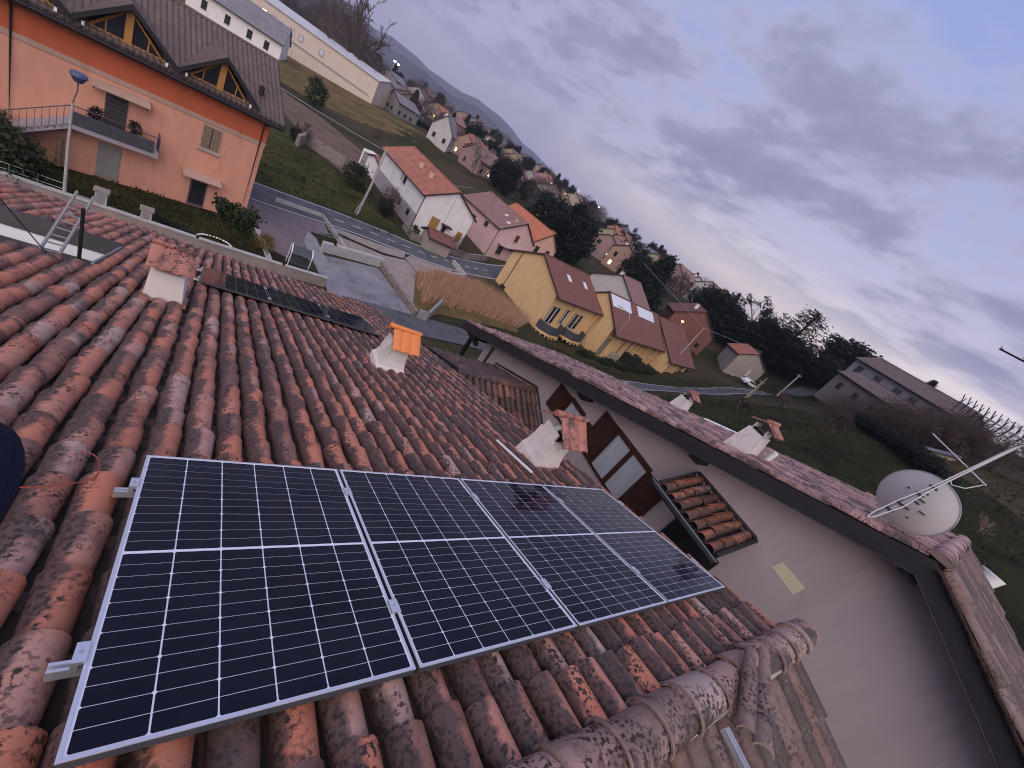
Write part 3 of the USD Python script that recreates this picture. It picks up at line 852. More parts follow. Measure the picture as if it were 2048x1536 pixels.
for nm, a, b, r_ in (('flashing', (WXp - .03, 1.22, CZT + .10), (WXp - .03, 2.60, CZT + .10), .035), ('edge_trim', (WXp - .03, 1.2, CZT + .08), (CX0 - .02, 1.2, CZB + .08), .04), ('edge_trim', (WXp - .03, 2.62, CZT + .08), (CX0 - .02, 2.62, CZB + .08), .025)):
    MB().tube([A(a), A(b)], r_, 6).put(nm, M['fascia'], cn, smooth=40)
MB().tube([A([CX0 - .05, 1.15, CZB - .02]), A([CX0 - .05, 2.66, CZB - .02])], .05, 8).put('gutter', M['fascia'], cn, smooth=50)
MB().tube([A([CX0 - .12, 1.1, CZB + .06]), A([CX0 - .12, 2.72, CZB + .06])], .008, 4).put('gutter_lip', M['metal_grey'], cn)
# roofed passage between the two houses
pr = thing('passage_roof', 'low mossy tiled gable roof over the passage between the two houses', 'roof', (6.4, 7.3, 10.9))
PX0, PX1, PY, PZ = 5.12, 7.78, 7.3, 10.93
for sgn, run, dr_ in ((1, 2.1, .39), (-1, 3.6, .49)):
    d_ = A([0, sgn, -dr_]); d_ /= np.linalg.norm(d_); n_ = A([0, sgn * dr_, 1.]); n_ /= np.linalg.norm(n_)
    ex_ = A([1., 0, 0]) * sgn
    b_ = MB(); o_ = A([PX0 if sgn > 0 else PX1, PY, PZ - .19]); b_.box(o_, ex_ * (PX1 - PX0), d_ * run, n_ * .08); b_.put('underlay', M['deck'], pr)
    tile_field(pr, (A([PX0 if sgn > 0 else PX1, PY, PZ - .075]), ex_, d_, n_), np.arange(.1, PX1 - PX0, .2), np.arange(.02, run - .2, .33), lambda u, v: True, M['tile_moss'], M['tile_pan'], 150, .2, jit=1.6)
x_ = PX0
while x_ < PX1 - .2:
    V, F, N, t = place(coppo(.42, .26, .22, .09, .08, seg=8), [(0, 0, 0, RND.gauss(0, .04), -.03, 1)], (A([x_ + .42, PY, PZ - .05]), A([0, 1., 0]), A([-1., 0, 0]), A([0, 0, 1.])))[0]
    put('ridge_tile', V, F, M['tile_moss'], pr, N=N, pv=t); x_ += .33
for sgn, run, dr_ in ((1, 2.15, .39), (-1, 3.6, .49)):
    MB().poly([A([PX0, PY, PZ + .03]), A([PX0, PY + sgn * run, PZ + .03 - dr_ * run]), A([PX0, PY + sgn * run, PZ - .19 - dr_ * run]), A([PX0, PY, PZ - .19])], (-.04, 0, 0)).put('barge_board', M['fascia'], pr)
    MB().tube([A([PX1 - .01, PY, PZ + .08]), A([PX1 - .01, PY + sgn * run, PZ + .08 - dr_ * run])], .03, 5).put('flashing', M['fascia'], pr)


# chimneys of the neighbour, caps lifted at one side
def neighbour_chimney(c, w, d, h, lab):
    c = A(c, float)
    V = []
    for hh, k in ((-.35, 1.0), (h, .60)):
        for a, b in ((-1, -1), (1, -1), (1, 1), (-1, 1)):
            V.append(c + A([a * d / 2 * k, b * w / 2 * k, hh]))
    m = MB().hexa(V); ch = m.put('chimney', M['chim_white'], nb)
    o = MB(); kk = .42; o.box(c + A([-d / 2 * kk, -w / 2 * kk, h]), (d * kk, 0, 0), (0, w * kk, 0), (0, 0, .05)); o.put('flue', M['black'], ch)
    for sg in (-1, 1):
        p_ = MB(); p_.box(c + A([-d * .2, sg * w * .22 - .02, h + .002]), (d * .4, 0, 0), (0, .04, 0), (0, 0, .13)); p_.put('cap_support', M['chim_white'], ch)
    f = MB(); f.box(c + A([-d / 2 - .06, -w / 2 - .06, -.05 - .0]), (d + .12, 0, 0), (0, w + .12, -(w + .12) * .376), (0, 0, .04)); f.put('flashing', M['flash_brick'], ch)
    for sg in (-1, 1):
        P, Fq = [], []
        for fy in (0, 1):
            for ix in range(19):
                t_ = ix / 18
                P.append(c + A([(t_ - .5) * .46, sg * .27 * fy - .04, h + .14 + .13 - .12 * fy + .018 * abs(math.sin(math.pi * 3 * t_))]))
        n0 = len(P); P += [q - A([0, 0, .016]) for q in P]
        for ix in range(18):
            a, b = ix, ix + 19
            Fq += [(a, a + 1, b + 1, b), (a + n0, b + n0, b + 1 + n0, a + 1 + n0), (b, b + 1, b + 1 + n0, b + n0)]
        Fq += [(0, 19, 19 + n0, n0), (18, 37, 37 + n0, 18 + n0)]
        MB().add(P, Fq).put('cap_tile', M['cap_old'], ch, smooth=40)
    MB().tube([c + A([-.28, -.04, h + .29]), c + A([.25, -.04, h + .29])], .04, 8).put('cap_ridge', M['cap_old'], ch, smooth=50)
    return ch


neighbour_chimney((8.35, 2.62, zroof(2.62) + .05), .56, .56, .52, '')
neighbour_chimney((12.1, 5.95, zroof(5.95) + .05), .54, .54, .46, '')
MB().tube([A([12.35, 5.2, zroof(5.2) + .10]), A([12.35, 3.75, zroof(3.75) + .10])], .05, 8).put('vent_pipe', M['white_p'], nb, smooth=50)
MB().tube([A([8.75, 2.30, zroof(2.3)]), A([8.75, 2.28, zroof(2.3) + .32])], .05, 8).put('vent_pipe', M['white_p'], nb, smooth=50)

# mast with dish and aerials
ms = thing('antenna_mast', 'galvanised mast by the neighbour roof apex with three aerials fixed to it', 'antenna', (7.5, .6, 14.42))
m0, m1 = A([7.5, .60, 14.42]), A([7.7, .35, 16.75])
MB().tube([m0, m1], .022, 8).put('mast', M['mast'], ms, smooth=50)
MB().cbox((7.5, .6, 14.38), .12, .12, .06).put('foot_plate', M['metal_dark'], ms)
for k, t in enumerate((.14, .2, .3, .37)):
    q = m0 + (m1 - m0) * t
    MB().cbox(q - A([0, 0, .02]), .07, .09, .03).put('clamp', M['metal_dark'], ms)


def aerial(t, yl, yr, kind):
    q = m0 + (m1 - m0) * t
    a, b = q + A([.05, yl, 0]), q + A([.05, yr, -.0])
    if kind == 'arm':
        a = q + A([.05, yl, .10]); b = q + A([.05, yr, -.04])
    bm = MB().tube([a, b], .010, 6).put('aerial_boom', M['mast'], ms)
    if kind == 'yagi':
        n = 13
        for i in range(n):
            c = a + (b - a) * (i + .3) / n
            m = MB()
            for sx_, sz in ((1, 1), (1, -1), (-1, 1), (-1, -1)):
                L_ = .15 + .05 * (i / n)
                m.tube([c, c + A([sx_ * L_, .02, sz * L_ * .55])], .0055, 4)
            m.put('element', M['black'], bm)
        m = MB()
        for k in range(6):
            c = b + A([.0, -.02, .0]) + A([0, 0, (k - 2.5) * .04])
            m.tube([c + A([-.16, 0, 0]), c + A([.16, 0, 0])], .005, 4)
        m.put('reflector', M['mast'], bm)


aerial(.545, .53, -.21, 'arm')
aerial(.80, .72, -.12, 'yagi')
# the loop of cable from the crossbar
q = m0 + (m1 - m0) * .545
MB().tube([q + A([0, -.19, -.05]), q + A([-.02, -.13, -.2]), q + A([-.02, -.03, -.26]), q + A([-.02, .05, -.2])], .007, 6).put('white_cable', M['cable_w'], ms, smooth=60)
for dy in (-.03, .03):
    MB().tube([m0 + A([-.05, .02, .06]), m0 + A([-.05, .0 + dy, .16]), m0 + (m1 - m0) * .2 + A([-.05, dy * 1.5, .0]), m0 + (m1 - m0) * .36 + A([-.04, dy * .5, 0]), m0 + (m1 - m0) * .8 + A([-.03, 0, 0])], .007, 6).put('white_cable', M['cable_w'], ms, smooth=60)
MB().tube([m1, A([7.72, .33, 17.15])], .02, 8).put('mast_top', M['mast'], ms)
b2 = MB().tube([A([7.6, 1.305, 16.99]), A([7.72, .25, 17.0])], .011, 6).put('aerial_boom', M['black'], ms)
for k in range(4):
    MB().tube([A([7.5, 1.29 - k * .22, 17.0]), A([7.72, 1.29 - k * .22, 17.02])], .005, 4).put('element', M['black'], b2)
ds = thing('satellite_dish', 'round grey satellite dish seen from behind on the mast of the neighbour roof', 'satellite dish', (7.75, .5, 14.97))
V, F = [], []
nr_, na_ = 7, 36
dc = A([7.72, .51, 14.97]); dax = A([1., -.15, .25]); dax /= np.linalg.norm(dax)
dxa = np.cross(dax, [0, 0, 1]); dxa /= np.linalg.norm(dxa); dya = np.cross(dxa, dax)
for th_ in (0, .012):
    for i in range(nr_):
        r_ = .43 * i / (nr_ - 1)
        for j in range(na_):
            an_ = 2 * np.pi * j / na_
            V.append(dc + dxa * r_ * math.cos(an_) * .98 + dya * r_ * math.sin(an_) + dax * (.55 * r_ * r_ + th_))
for b0 in (0, nr_ * na_):
    for i in range(nr_ - 1):
        for j in range(na_):
            j2 = (j + 1) % na_
            F.append((b0 + i * na_ + j, b0 + (i + 1) * na_ + j, b0 + (i + 1) * na_ + j2, b0 + i * na_ + j2))
for j in range(na_):
    j2 = (j + 1) % na_
    F.append(((nr_ - 1) * na_ + j, (2 * nr_ - 1) * na_ + j, (2 * nr_ - 1) * na_ + j2, (nr_ - 1) * na_ + j2))
MB().add(V, F).put('reflector', M['dish'], ds, smooth=40)
rim = MB(); rim.tube([dc + dxa * .425 * math.cos(a) + dya * .43 * math.sin(a) + dax * (.55 * .43 ** 2) for a in np.linspace(0, 2 * np.pi, 40)], .008, 5); rim.put('rim', M['mast'], ds)
for a_, b_ in ((.02, .10), (-.10, -.06), (.12, -.02), (-.02, -.1), (.0, .04)):
    c = dc + dxa * a_ + dya * b_ - dax * .012
    MB().tube([c, c + dxa * .07], .010, 5).put('bracket', M['metal_dark'], ds)
for a_, b_ in ((.10, -.20), (-.15, .12), (.03, .2)):
    c = dc + dxa * a_ + dya * b_ - dax * .004 + dax * .55 * (a_ * a_ + b_ * b_)
    MB().tube([c, c - dax * .012], .012, 6).put('bolt', M['metal_dark'], ds)
#SECTION_NEIGHBOUR_END
#SECTION_LAND
# ------------------------------------------------------------------ land
from scipy.interpolate import RBFInterpolator
from scipy.spatial import Delaunay
CT = A([(-60, 20, 0), (-60, 100, 0), (-30, 60, 0), (-30, 20, 0), (0, 10, 0), (0, 30, 0), (0, 60, 0), (0, 100, 0), (10, 45, 0), (20, 50, 0), (24, 40, 0), (15, 30, 0), (21, 30, -.1), (17, 60, 0), (20, 75, 0), (10, 85, 0),
        (3, 120, 0), (15, 105, 0), (3, 215, -1), (33, 197, 2), (26, 204, .5), (62, 167, 4), (44, 138, 3), (25, 131, .8), (42, 40.5, -1.5), (48, 42, -1), (34, 49, 0), (30, 42, -.2), (55, 37, -.5), (64, 39, -.3), (75, 42, .6),
        (41.5, 27.9, 1.6), (51.5, 30.2, 1.9), (67.6, 32.4, 3.2), (88, 34.8, 6.0), (102, 34.8, 7.8), (36.6, 16, 7.3), (31, 10, 9.75), (57.6, 16.6, 11.2), (43.8, 10.1, 12.8), (56.8, 11.7, 14.3), (35.6, 5.4, 11.9), (39.8, 3.6, 14),
        (22, -1.7, 12.6), (14, -3, 10.5), (88, 21, 15), (98, 23, 16.5), (118, 22, 21), (75, 7, 18), (60, 1, 18), (150, 30, 26), (60, -30, 24), (20, -30, 14), (0, -20, 4), (97, 47, 3.9), (43, 144, 6), (60, 137, 6), (98, 208, 8.7), (107, 186, 9.5),
        (83, 142, 7), (66, 94, 6), (121, 140, 9), (88, 100, 6.3), (60, 60, 2.5), (82, 58, 5.5), (160, 120, 10.6), (150, 100, 12), (36, 64, 0), (45, 75, 1.2), (200, 200, 12), (250, 80, 22), (0, 300, 2), (-80, 250, 0), (120, 300, 14), (300, 300, 16), (-50, -40, 0)])
_rbf = RBFInterpolator(CT[:, :2], CT[:, 2], kernel='linear', smoothing=.6, neighbors=None)
HAZ = np.radians([-60, -20, -5, 2, 4.3, 5.7, 8.0, 9.4, 11.7, 15.1, 18.3, 20.1, 24.5, 27.7, 30.1, 33.3, 37.1, 42, 50, 180])
HEL = A([3.2, 3.4, 2.9, 2.2, 2.04, 2.45, 2.05, 2.45, 2.54, 2.38, 2.3, 2.78, 2.24, 1.64, 1.34, 1.2, .66, .3, .1, .0])


def T(x, y):
    x, y = np.broadcast_arrays(np.asarray(x, float), np.asarray(y, float))
    r = np.hypot(x, y)
    k = np.minimum(1, 330 / np.maximum(r, 1))
    z = _rbf(np.stack([(x * k).ravel(), (y * k).ravel()], 1)).reshape(x.shape)
    far = np.clip((r - 330) / 900, 0, 1)
    z = z * (1 - far) + 10 * far
    return z


def T1(x, y):
    return float(T([x], [y])[0])


radii = np.concatenate([[0.5], np.geomspace(4, 6500, 150)])
az = np.radians(np.concatenate([np.arange(-30, 100, 1.0), np.arange(100, 330, 5.0)]))
RR, AA = np.meshgrid(radii, az, indexing='ij')
gx, gy = RR * np.sin(AA), RR * np.cos(AA)
gz = T(gx, gy)
na_, nr_ = len(az), len(radii)
GF = []
for i in range(nr_ - 1):
    for j in range(na_):
        j2 = (j + 1) % na_
        GF.append((i * na_ + j, (i + 1) * na_ + j, (i + 1) * na_ + j2, i * na_ + j2))
GV = np.stack([gx, gy, gz], -1).reshape(-1, 3)
M['ground'] = mat('winter_ground', {
    'geo': ('geometry', {}), 'n': ('noise_texture', {'scale': .045, 'detail': 8.0, 'roughness': .62}), 'n2': ('noise_texture', {'scale': 1.3, 'detail': 7.0, 'roughness': .7}),
    'r': ('rgb_ramp', {'ramp': [(.3, (.018, .022, .008)), (.46, (.034, .032, .014)), (.58, (.06, .045, .026)), (.72, (.05, .036, .028))]}), 'r2': ('rgb_ramp', {'ramp': [(.25, (.55, .55, .55)), (.75, (1.35, 1.35, 1.35))]}), 'm': ('mix', {'mix_type': 'multiply', 'fac': 1.0}),
    'b': ('bump', {'strength': .6, 'distance': .15}), 'p': ('principled_bsdf', {'roughness': .95, 'specular_ior_level': .1})},
    [('geo.position', 'n.vector'), ('geo.position', 'n2.vector'), ('n.fac', 'r.fac'), ('n2.fac', 'r2.fac'), ('r.color', 'm.color1'), ('r2.color', 'm.color2'), ('m.color', 'p.base_color'), ('n2.fac', 'b.height'), ('b.normal', 'p.normal')])
put('ground', GV, GF, M['ground'], smooth=True, kind='structure', label='gently rising winter ground of the valley')


def grassy(name, c1_, c2_, sc=1.2):
    return mat(name, {'geo': ('geometry', {}), 'n': ('noise_texture', {'scale': sc, 'detail': 10.0, 'roughness': .82}), 'n2': ('noise_texture', {'scale': .22, 'detail': 6.0, 'roughness': .65}),
                      'a': ('math', {'math_type': 'multiply_add', 'value2': .7}), 'r': ('rgb_ramp', {'ramp': [(.66, c1_), (.92, c2_)]}),
                      'b': ('bump', {'strength': 1.0, 'distance': .12}), 'p': ('principled_bsdf', {'roughness': .95, 'specular_ior_level': .1})},
               [('geo.position', 'n.vector'), ('geo.position', 'n2.vector'), ('n.fac', 'a.value1'), ('n2.fac', 'a.value3'), ('a.value', 'r.fac'), ('r.color', 'p.base_color'), ('n.fac', 'b.height'), ('b.normal', 'p.normal')])


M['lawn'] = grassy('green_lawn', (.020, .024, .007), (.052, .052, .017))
M['lawn_hill'] = grassy('shaded_hill_lawn', (.010, .012, .004), (.026, .025, .009))  # deeper tone than the other lawns
M['lawn_dark'] = grassy('dark_lawn', (.012, .014, .006), (.034, .033, .013))
M['dry'] = grassy('dry_grass', (.055, .040, .017), (.13, .092, .036))
M['ploughed'] = grassy('ploughed_soil', (.09, .062, .047), (.15, .10, .075), 2.5)
M['verge'] = grassy('verge_grass', (.03, .028, .011), (.07, .06, .02))
M['asphalt'] = plain('road_asphalt', (.085, .083, .092), .8, .22, 1.2, bump=.3, bscale=60, dirt=((.045, .044, .05), .55, .52, .66))
M['court'] = plain('court_asphalt', (.20, .185, .205), .8, .3, .5, bump=.2, bscale=50, dirt=((.10, .092, .105), .45, .5, .68))
M['paving'] = plain('mauve_paving', (.15, .115, .125), .85, .35, 3.0, bump=.4, bscale=9)
M['concrete'] = plain('grey_concrete', (.22, .21, .22), .85, .2, 1.5, bump=.2)
M['concrete_w'] = plain('warm_concrete', (.25, .205, .185), .9, .25, 1.2, bump=.3)
M['conc_light'] = plain('pale_concrete', (.36, .34, .34), .85, .2, 2.0)
M['paint'] = plain('road_paint', (.55, .55, .56), .7, .25, 5.0)
M['stone_w'] = plain('rough_stone_wall', (.20, .17, .155), .95, .4, 3.0, bump=.8, bscale=6)


def sheet(name, pts, mt, lift=.012, label=None, flat=None, step=2.5, kind='structure', **kw):
    """a sheet over the land inside the outline pts"""
    from shapely.geometry import Polygon, Point
    from shapely import prepare
    pg = Polygon(pts).buffer(0)
    if pg.geom_type != 'Polygon':
        pg = max(pg.geoms, key=lambda g: g.area)
    b = pg.exterior.segmentize(step)
    P = list(b.coords)[:-1]
    x0, y0, x1, y1 = pg.bounds
    inner = pg.buffer(-step * .35)
    prepare(inner)
    for x in np.arange(x0 + step / 2, x1, step):
        for y in np.arange(y0 + step / 2, y1, step):
            if inner.contains(Point(x, y)):
                P.append((x, y))
    P = A(P)
    tri = Delaunay(P).simplices
    cen = P[tri].mean(1)
    prepare(pg)
    tri = tri[[pg.contains(Point(*c)) for c in cen]]
    e = P[tri]; ar = (e[:, 1, 0] - e[:, 0, 0]) * (e[:, 2, 1] - e[:, 0, 1]) - (e[:, 2, 0] - e[:, 0, 0]) * (e[:, 1, 1] - e[:, 0, 1])
    tri[ar < 0] = tri[ar < 0][:, ::-1]
    z = (T(P[:, 0], P[:, 1]) if flat is None else np.full(len(P), flat)) + lift
    return put(name, np.column_stack([P, z]), tri, mt, kind=kind, label=label, smooth=True, **kw)


def ribbon(name, pts, width, mt, lift, label=None, n=60, kind='structure', parent=None, closed_h=None, z0=None):
    """a strip along a smooth line"""
    from scipy.interpolate import make_interp_spline
    P = A(pts, float); t = np.concatenate([[0], np.cumsum(np.linalg.norm(np.diff(P, axis=0), axis=1))])
    sp_ = make_interp_spline(t, P, k=min(2, len(P) - 1)); q = sp_(np.linspace(0, t[-1], n)); d = np.gradient(q, axis=0); d /= np.linalg.norm(d, axis=1, keepdims=True)
    s_ = np.stack([-d[:, 1], d[:, 0]], 1)
    cols = np.linspace(-.5, .5, max(2, int(width / 1.5) + 1))
    V = []
    for c in cols:
        e = q + s_ * c * width
        V.append(np.column_stack([e, T(e[:, 0], e[:, 1]) + lift if z0 is None else np.full(n, z0 + lift)]))
    V = np.stack(V, 1); k = len(cols)
    F = [(i * k + j, i * k + j + 1, (i + 1) * k + j + 1, (i + 1) * k + j) for i in range(n - 1) for j in range(k - 1)]
    F = [f[::-1] for f in F]
    return put(name, V.reshape(-1, 3), F, mt, parent, smooth=True, kind=kind, label=label)


# fields behind the road, flat part of the valley
sheet('lawn', [(-30, 49.2), (2, 48.6), (8, 50.9), (18.4, 54.6), (17.4, 57.5), (16.2, 63), (14, 64.5), (10.2, 68.5), (6.5, 77), (3.6, 86), (-30, 84)], M['lawn'], .02, 'bright green meadow behind the road')
sheet('field', [(3.2, 118), (5.0, 110.5), (12, 106.2), (19.4, 91), (16, 78), (13.1, 68.5), (7.9, 77.2), (4.2, 91), (-30, 95), (-30, 118)], M['ploughed'], .02, 'bare brown strip of soil behind the meadow')
sheet('dry_field', [(-30, 200), (3, 200), (16, 188), (37, 184), (60, 165), (44, 139), (25, 130), (10, 121), (-30, 122)], M['dry'], .05, 'yellowed dry grass field', step=6)
sheet('yard_lawn', [(-30, 31.2), (4, 31.4), (2.2, 36.5), (1.0, 38.2), (-30, 31.3 + 6)], M['lawn_dark'], .02, 'dark worn lawn of the yard before the orange house')
sheet('brick_yard', [(1.2, 44.9), (7.7, 47.1), (8.3, 43.0), (6.6, 41.9), (6.1, 39.1), (6.4, 36), (5.6, 34), (2.6, 35.2), (1.4, 38.7)], M['paving'], .024, 'mauve paved yard beside the orange house')
sheet('lawn', [(-2, 31.3), (7, 31.7), (5.4, 34), (2.6, 35.1), (1.2, 38.3), (-4, 37)], M['lawn_dark'], .028, 'small dark lawn with the magnolia')
ribbon('path', [(2.15, 37.9), (2.75, 35.2), (3.3, 32.4)], .45, M['conc_light'], .034, 'pale kerb path through the small lawn', z0=0)
sheet('walkway', [(6.3, 41.9), (5.9, 39.1), (7.1, 32), (7.3, 31.0), (8.3, 34.4), (7.5, 37.8), (7.0, 40.9)], M['concrete'], .03, 'pale concrete ramp beside the yard')
sheet('courtyard', [(7.3, 31.0), (8.3, 34.5), (7.5, 37.8), (12.9, 39.7), (15.0, 31.4), (13.0, 30.2), (7.3, 30.4)], M['court'], .026, 'grey asphalt court below the eave')
sheet('verge', [(9.3, 43.6), (14.2, 43.6), (17.0, 44.9), (17.8, 42.6), (15.2, 33), (13.1, 40.6), (8.6, 39.6)], M['concrete_w'], .03, 'bare gravel verge between court and road')
sheet('field', [(17.8, 42.6), (22, 45), (28.3, 46.6), (34, 44), (30, 36.2), (18.4, 34.2), (15.8, 31.8), (15.3, 33.2)], M['dry'], .035, 'dry reed bed beside the yellow house')
main_road = [(-60, 42.2), (-20, 44.2), (2, 46.4), (13.5, 49.0), (21, 49.9), (28, 52.4), (36, 57), (60, 74)]
ribbon('road', main_road, 5.0, M['asphalt'], .05, 'main road with dashed centre line', n=90)
for off, nm in ((2.25, 'far'), (-2.25, 'near')):
    P_ = A(main_road); d_ = np.gradient(P_, axis=0); d_ /= np.linalg.norm(d_, axis=1, keepdims=True)
    ribbon('road_marking', P_ + np.stack([-d_[:, 1], d_[:, 0]], 1) * off, .13, M['paint'], .06, 'white line along the %s edge of the main road' % nm, n=90)
for k in range(14):
    x_ = 5 + k * 2.1
    y_ = np.interp(x_, [p[0] for p in main_road], [p[1] for p in main_road])
    sl_ = (np.interp(x_ + .5, [p[0] for p in main_road], [p[1] for p in main_road]) - y_) * 2
    L_ = 1.05
    ribbon('centre_dash', [(x_, y_), (x_ + L_, y_ + L_ * sl_)], .14, M['paint'], .062, None, n=3)
sheet('pavement', [(8.4, 45.3), (12, 45.9), (17.4, 47.0), (16.9, 45.2), (14.1, 44.2), (11, 44.1), (9.0, 44.4)], M['concrete_w'], .055, 'narrow worn pavement along the road')
sheet('layby', [(18.2, 47.2), (17.0, 45.4), (17.9, 42.6), (22.3, 45.0), (25.4, 49.6), (22, 48.6)], M['concrete_w'], .04, 'triangular pale concrete lay-by')
ribbon('road', [(-30, 26.5), (0, 27.5), (13, 29.4), (21.2, 30.4), (31, 29.0), (41.5, 28.1), (50.5, 29.8), (67.6, 32.6), (88.4, 35.0), (104, 35), (130, 33)], 4.2, M['asphalt'], .07, 'narrow road passing under the eave and climbing right', n=120)
for o_ in (-1.8, 1.8):
    ribbon('road_marking', A([(31, 29.0), (41.5, 28.1), (50.5, 29.8), (67.6, 32.6), (88.4, 35.0), (104, 35)]) + A([0, o_]), .16, M['paint'], .09, 'white edge line of the climbing road on its %s side' % ('lower' if o_ > 0 else 'upper'), n=80)
for k, (x_, y_) in enumerate([(13.2, 29.9), (15.6, 30.3), (18.3, 30.8)]):
    ribbon('road_dash', [(x_, y_), (x_ + 1.5, y_ + .22)], .12, M['paint'], .078, None, n=4)
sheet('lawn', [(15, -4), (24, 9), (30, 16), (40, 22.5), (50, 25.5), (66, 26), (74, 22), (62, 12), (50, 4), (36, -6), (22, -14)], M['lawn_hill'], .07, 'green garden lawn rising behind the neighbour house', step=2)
sheet('verge', [(33, 32), (44, 31.5), (62, 34.5), (80, 37.5), (84, 40), (66, 39), (52, 36), (36, 38)], M['lawn_dark'], .06, 'dark grass bank along the yellow terrace', step=2)
sheet('verge', [(2, 43.9), (-20, 41.4), (-20, 38), (.8, 39.5)], M['lawn_dark'], .02, 'grass strip between orange house and road')

# hills
hm = []


def hill(name, r, k, mt, label, seed, base=-30, a0=-60, a1=60, add=0.0, rough=.10):
    g = np.random.default_rng(seed)
    a_ = np.radians(np.arange(a0, a1, .35)); n_ = len(a_)
    el = np.interp(a_, HAZ, HEL) * k + add
    w_ = sum(g.normal(0, rough / (f ** .8)) * np.sin(a_ * f * 14 + g.uniform(0, 6)) for f in range(1, 14))
    el = np.maximum(el + w_ * np.clip(el, 0, 1), -.3)
    rows = []
    for j, (fr_, dr_) in enumerate([(0, -.34), (.3, -.24), (.55, -.15), (.8, -.07), (1, 0), (.8, .08), (0, .4)]):
        rr = r * (1 + dr_ + .012 * np.sin(a_ * 61 + j))
        rows.append(np.column_stack([rr * np.sin(a_), rr * np.cos(a_), base + (CAMZ + r * np.tan(np.radians(el)) - base) * fr_ + (0 if fr_ in (0, 1) else 1) * g.normal(0, r * .0012, n_)]))
    V = np.vstack(rows); F = []
    for j in range(len(rows) - 1):
        for i in range(n_ - 1):
            F.append((j * n_ + i, j * n_ + i + 1, (j + 1) * n_ + i + 1, (j + 1) * n_ + i))
    F = [f[::-1] for f in F]
    return put(name, V, F, mt, smooth=True, kind='structure', label=label)


M['hill'] = plain('wooded_hill', (.055, .055, .06), .95, .35, .006, spec=.05)
M['hill2'] = plain('bare_wood_hill', (.10, .062, .055), .95, .35, .05, spec=.05)
hill('hills', 3600, 1.0, M['hill'], 'blue wooded mountain ridge on the horizon', 3)
hill('hills', 2100, .62, M['hill'], 'lower hazy ridge before the mountain', 8, a1=34, rough=.16)

# ------------------------------------------------------------------ plants
M['bark'] = plain('dark_bark', (.045, .034, .03), .95, .3, 12.0)
M['bark_pale'] = plain('pale_bark', (.20, .15, .13), .95, .3, 8.0)
M['twig'] = plain('brown_twigs', (.085, .058, .052), .95, .3, 3.0)


def leafmat(name, a, b):
    return mat(name, {'geo': ('geometry', {}), 'n': ('noise_texture', {'scale': .9, 'detail': 4.0}), 'oi': ('object_info', {}),
                      'r': ('rgb_ramp', {'ramp': [(.3, tuple(q * .75 for q in a)), (.7, tuple(q * .75 for q in b))]}), 'p': ('principled_bsdf', {'roughness': .7, 'specular_ior_level': .2}),
                      't': ('translucent_bsdf', {}), 'm': ('mix_closure', {'fac': .18})},
               [('geo.position', 'n.vector'), ('n.fac', 'r.fac'), ('r.color', 'p.base_color'), ('r.color', 't.color'), ('p.BSDF', 'm.closure1'), ('t.BSDF', 'm.closure2')], surface='m.closure')


M['leaf_dark'] = leafmat('dark_needles', (.010, .016, .014), (.026, .034, .026))
M['leaf_green'] = leafmat('dark_green_leaves', (.018, .030, .012), (.05, .068, .026))
M['leaf_olive'] = leafmat('olive_leaves', (.05, .05, .02), (.12, .09, .035))
M['leaf_yellow'] = leafmat('yellow_ochre_leaves', (.20, .12, .03), (.36, .24, .06))
M['leaf_brown'] = leafmat('brown_dry_twigs', (.06, .042, .04), (.12, .08, .068))


def leaves(n, shape, size, seed, clumps=40, spread=.16, tall=1.0, thin=.6):
    """n small leaf faces in clumps inside shape(rng) -> point"""
    g = np.random.default_rng(seed)
    C = A([shape(g) for _ in range(clumps)])
    pick = g.integers(0, clumps, n)
    P = C[pick] + g.normal(0, spread, (n, 3)) * A([1, 1, .8 * tall])
    d1 = g.normal(size=(n, 3)); d1 /= np.linalg.norm(d1, axis=1, keepdims=True)
    d2 = np.cross(d1, g.normal(size=(n, 3))); d2 /= np.linalg.norm(d2, axis=1, keepdims=True)
    s = size * g.uniform(.6, 1.4, (n, 1))
    V = np.stack([P - d1 * s, P + d2 * s * thin, P + d1 * s, P - d2 * s * thin], 1).reshape(-1, 3)
    F = np.arange(4 * n).reshape(n, 4)
    return V, F


def branching(seed, h, depth=5, spread=.55, up=.25, r0=.03, kids=(2, 3), sides=4, trunk=.25, droop=0.0, minr=.0012):
    g = np.random.default_rng(seed)
    trunk_mb, tw = MB(), MB()

    def grow(p, d, L, r, k):
        q = p + d * L * .5 + g.normal(0, .04 * L, 3); e = q + (d + g.normal(0, .12, 3)) * L * .5
        (trunk_mb if k <= 2 else tw).tube([p, q, e], [r, r * .85, r * .68], sides if k <= 2 else 3, cap=False)
        if k >= depth:
            return
        for _ in range(int(g.integers(kids[0], kids[1] + 1)) + (1 if k < 2 else 0)):
            nd = d + g.normal(0, spread, 3); nd[2] += up - droop * k; nd /= np.linalg.norm(nd)
            grow(p + (e - p) * g.uniform(.55, 1.0), nd, L * g.uniform(.6, .85), max(r * .6, minr), k + 1)

    grow(A([0, 0, 0.]), A([0, 0, 1.]), h * trunk, r0 * h, 0)
    return trunk_mb, tw


PROTO = {}


def ellip(a, b, c, cz, hollow=.55, jag=.0):
    def f(g):
        while True:
            p = g.uniform(-1, 1, 3); r = np.linalg.norm(p)
            if hollow < r < 1:
                return p * A([a, b, c]) * (1 + g.normal(0, jag)) + A([0, 0, cz])
    return f


def cone(rad, z0, z1):
    def f(g):
        t = g.uniform(0, 1) ** 1.4; an = g.uniform(0, 2 * np.pi); r = rad * (1 - t) * g.uniform(.65, 1.08)
        return A([r * math.cos(an), r * math.sin(an), z0 + (z1 - z0) * t])
    return f


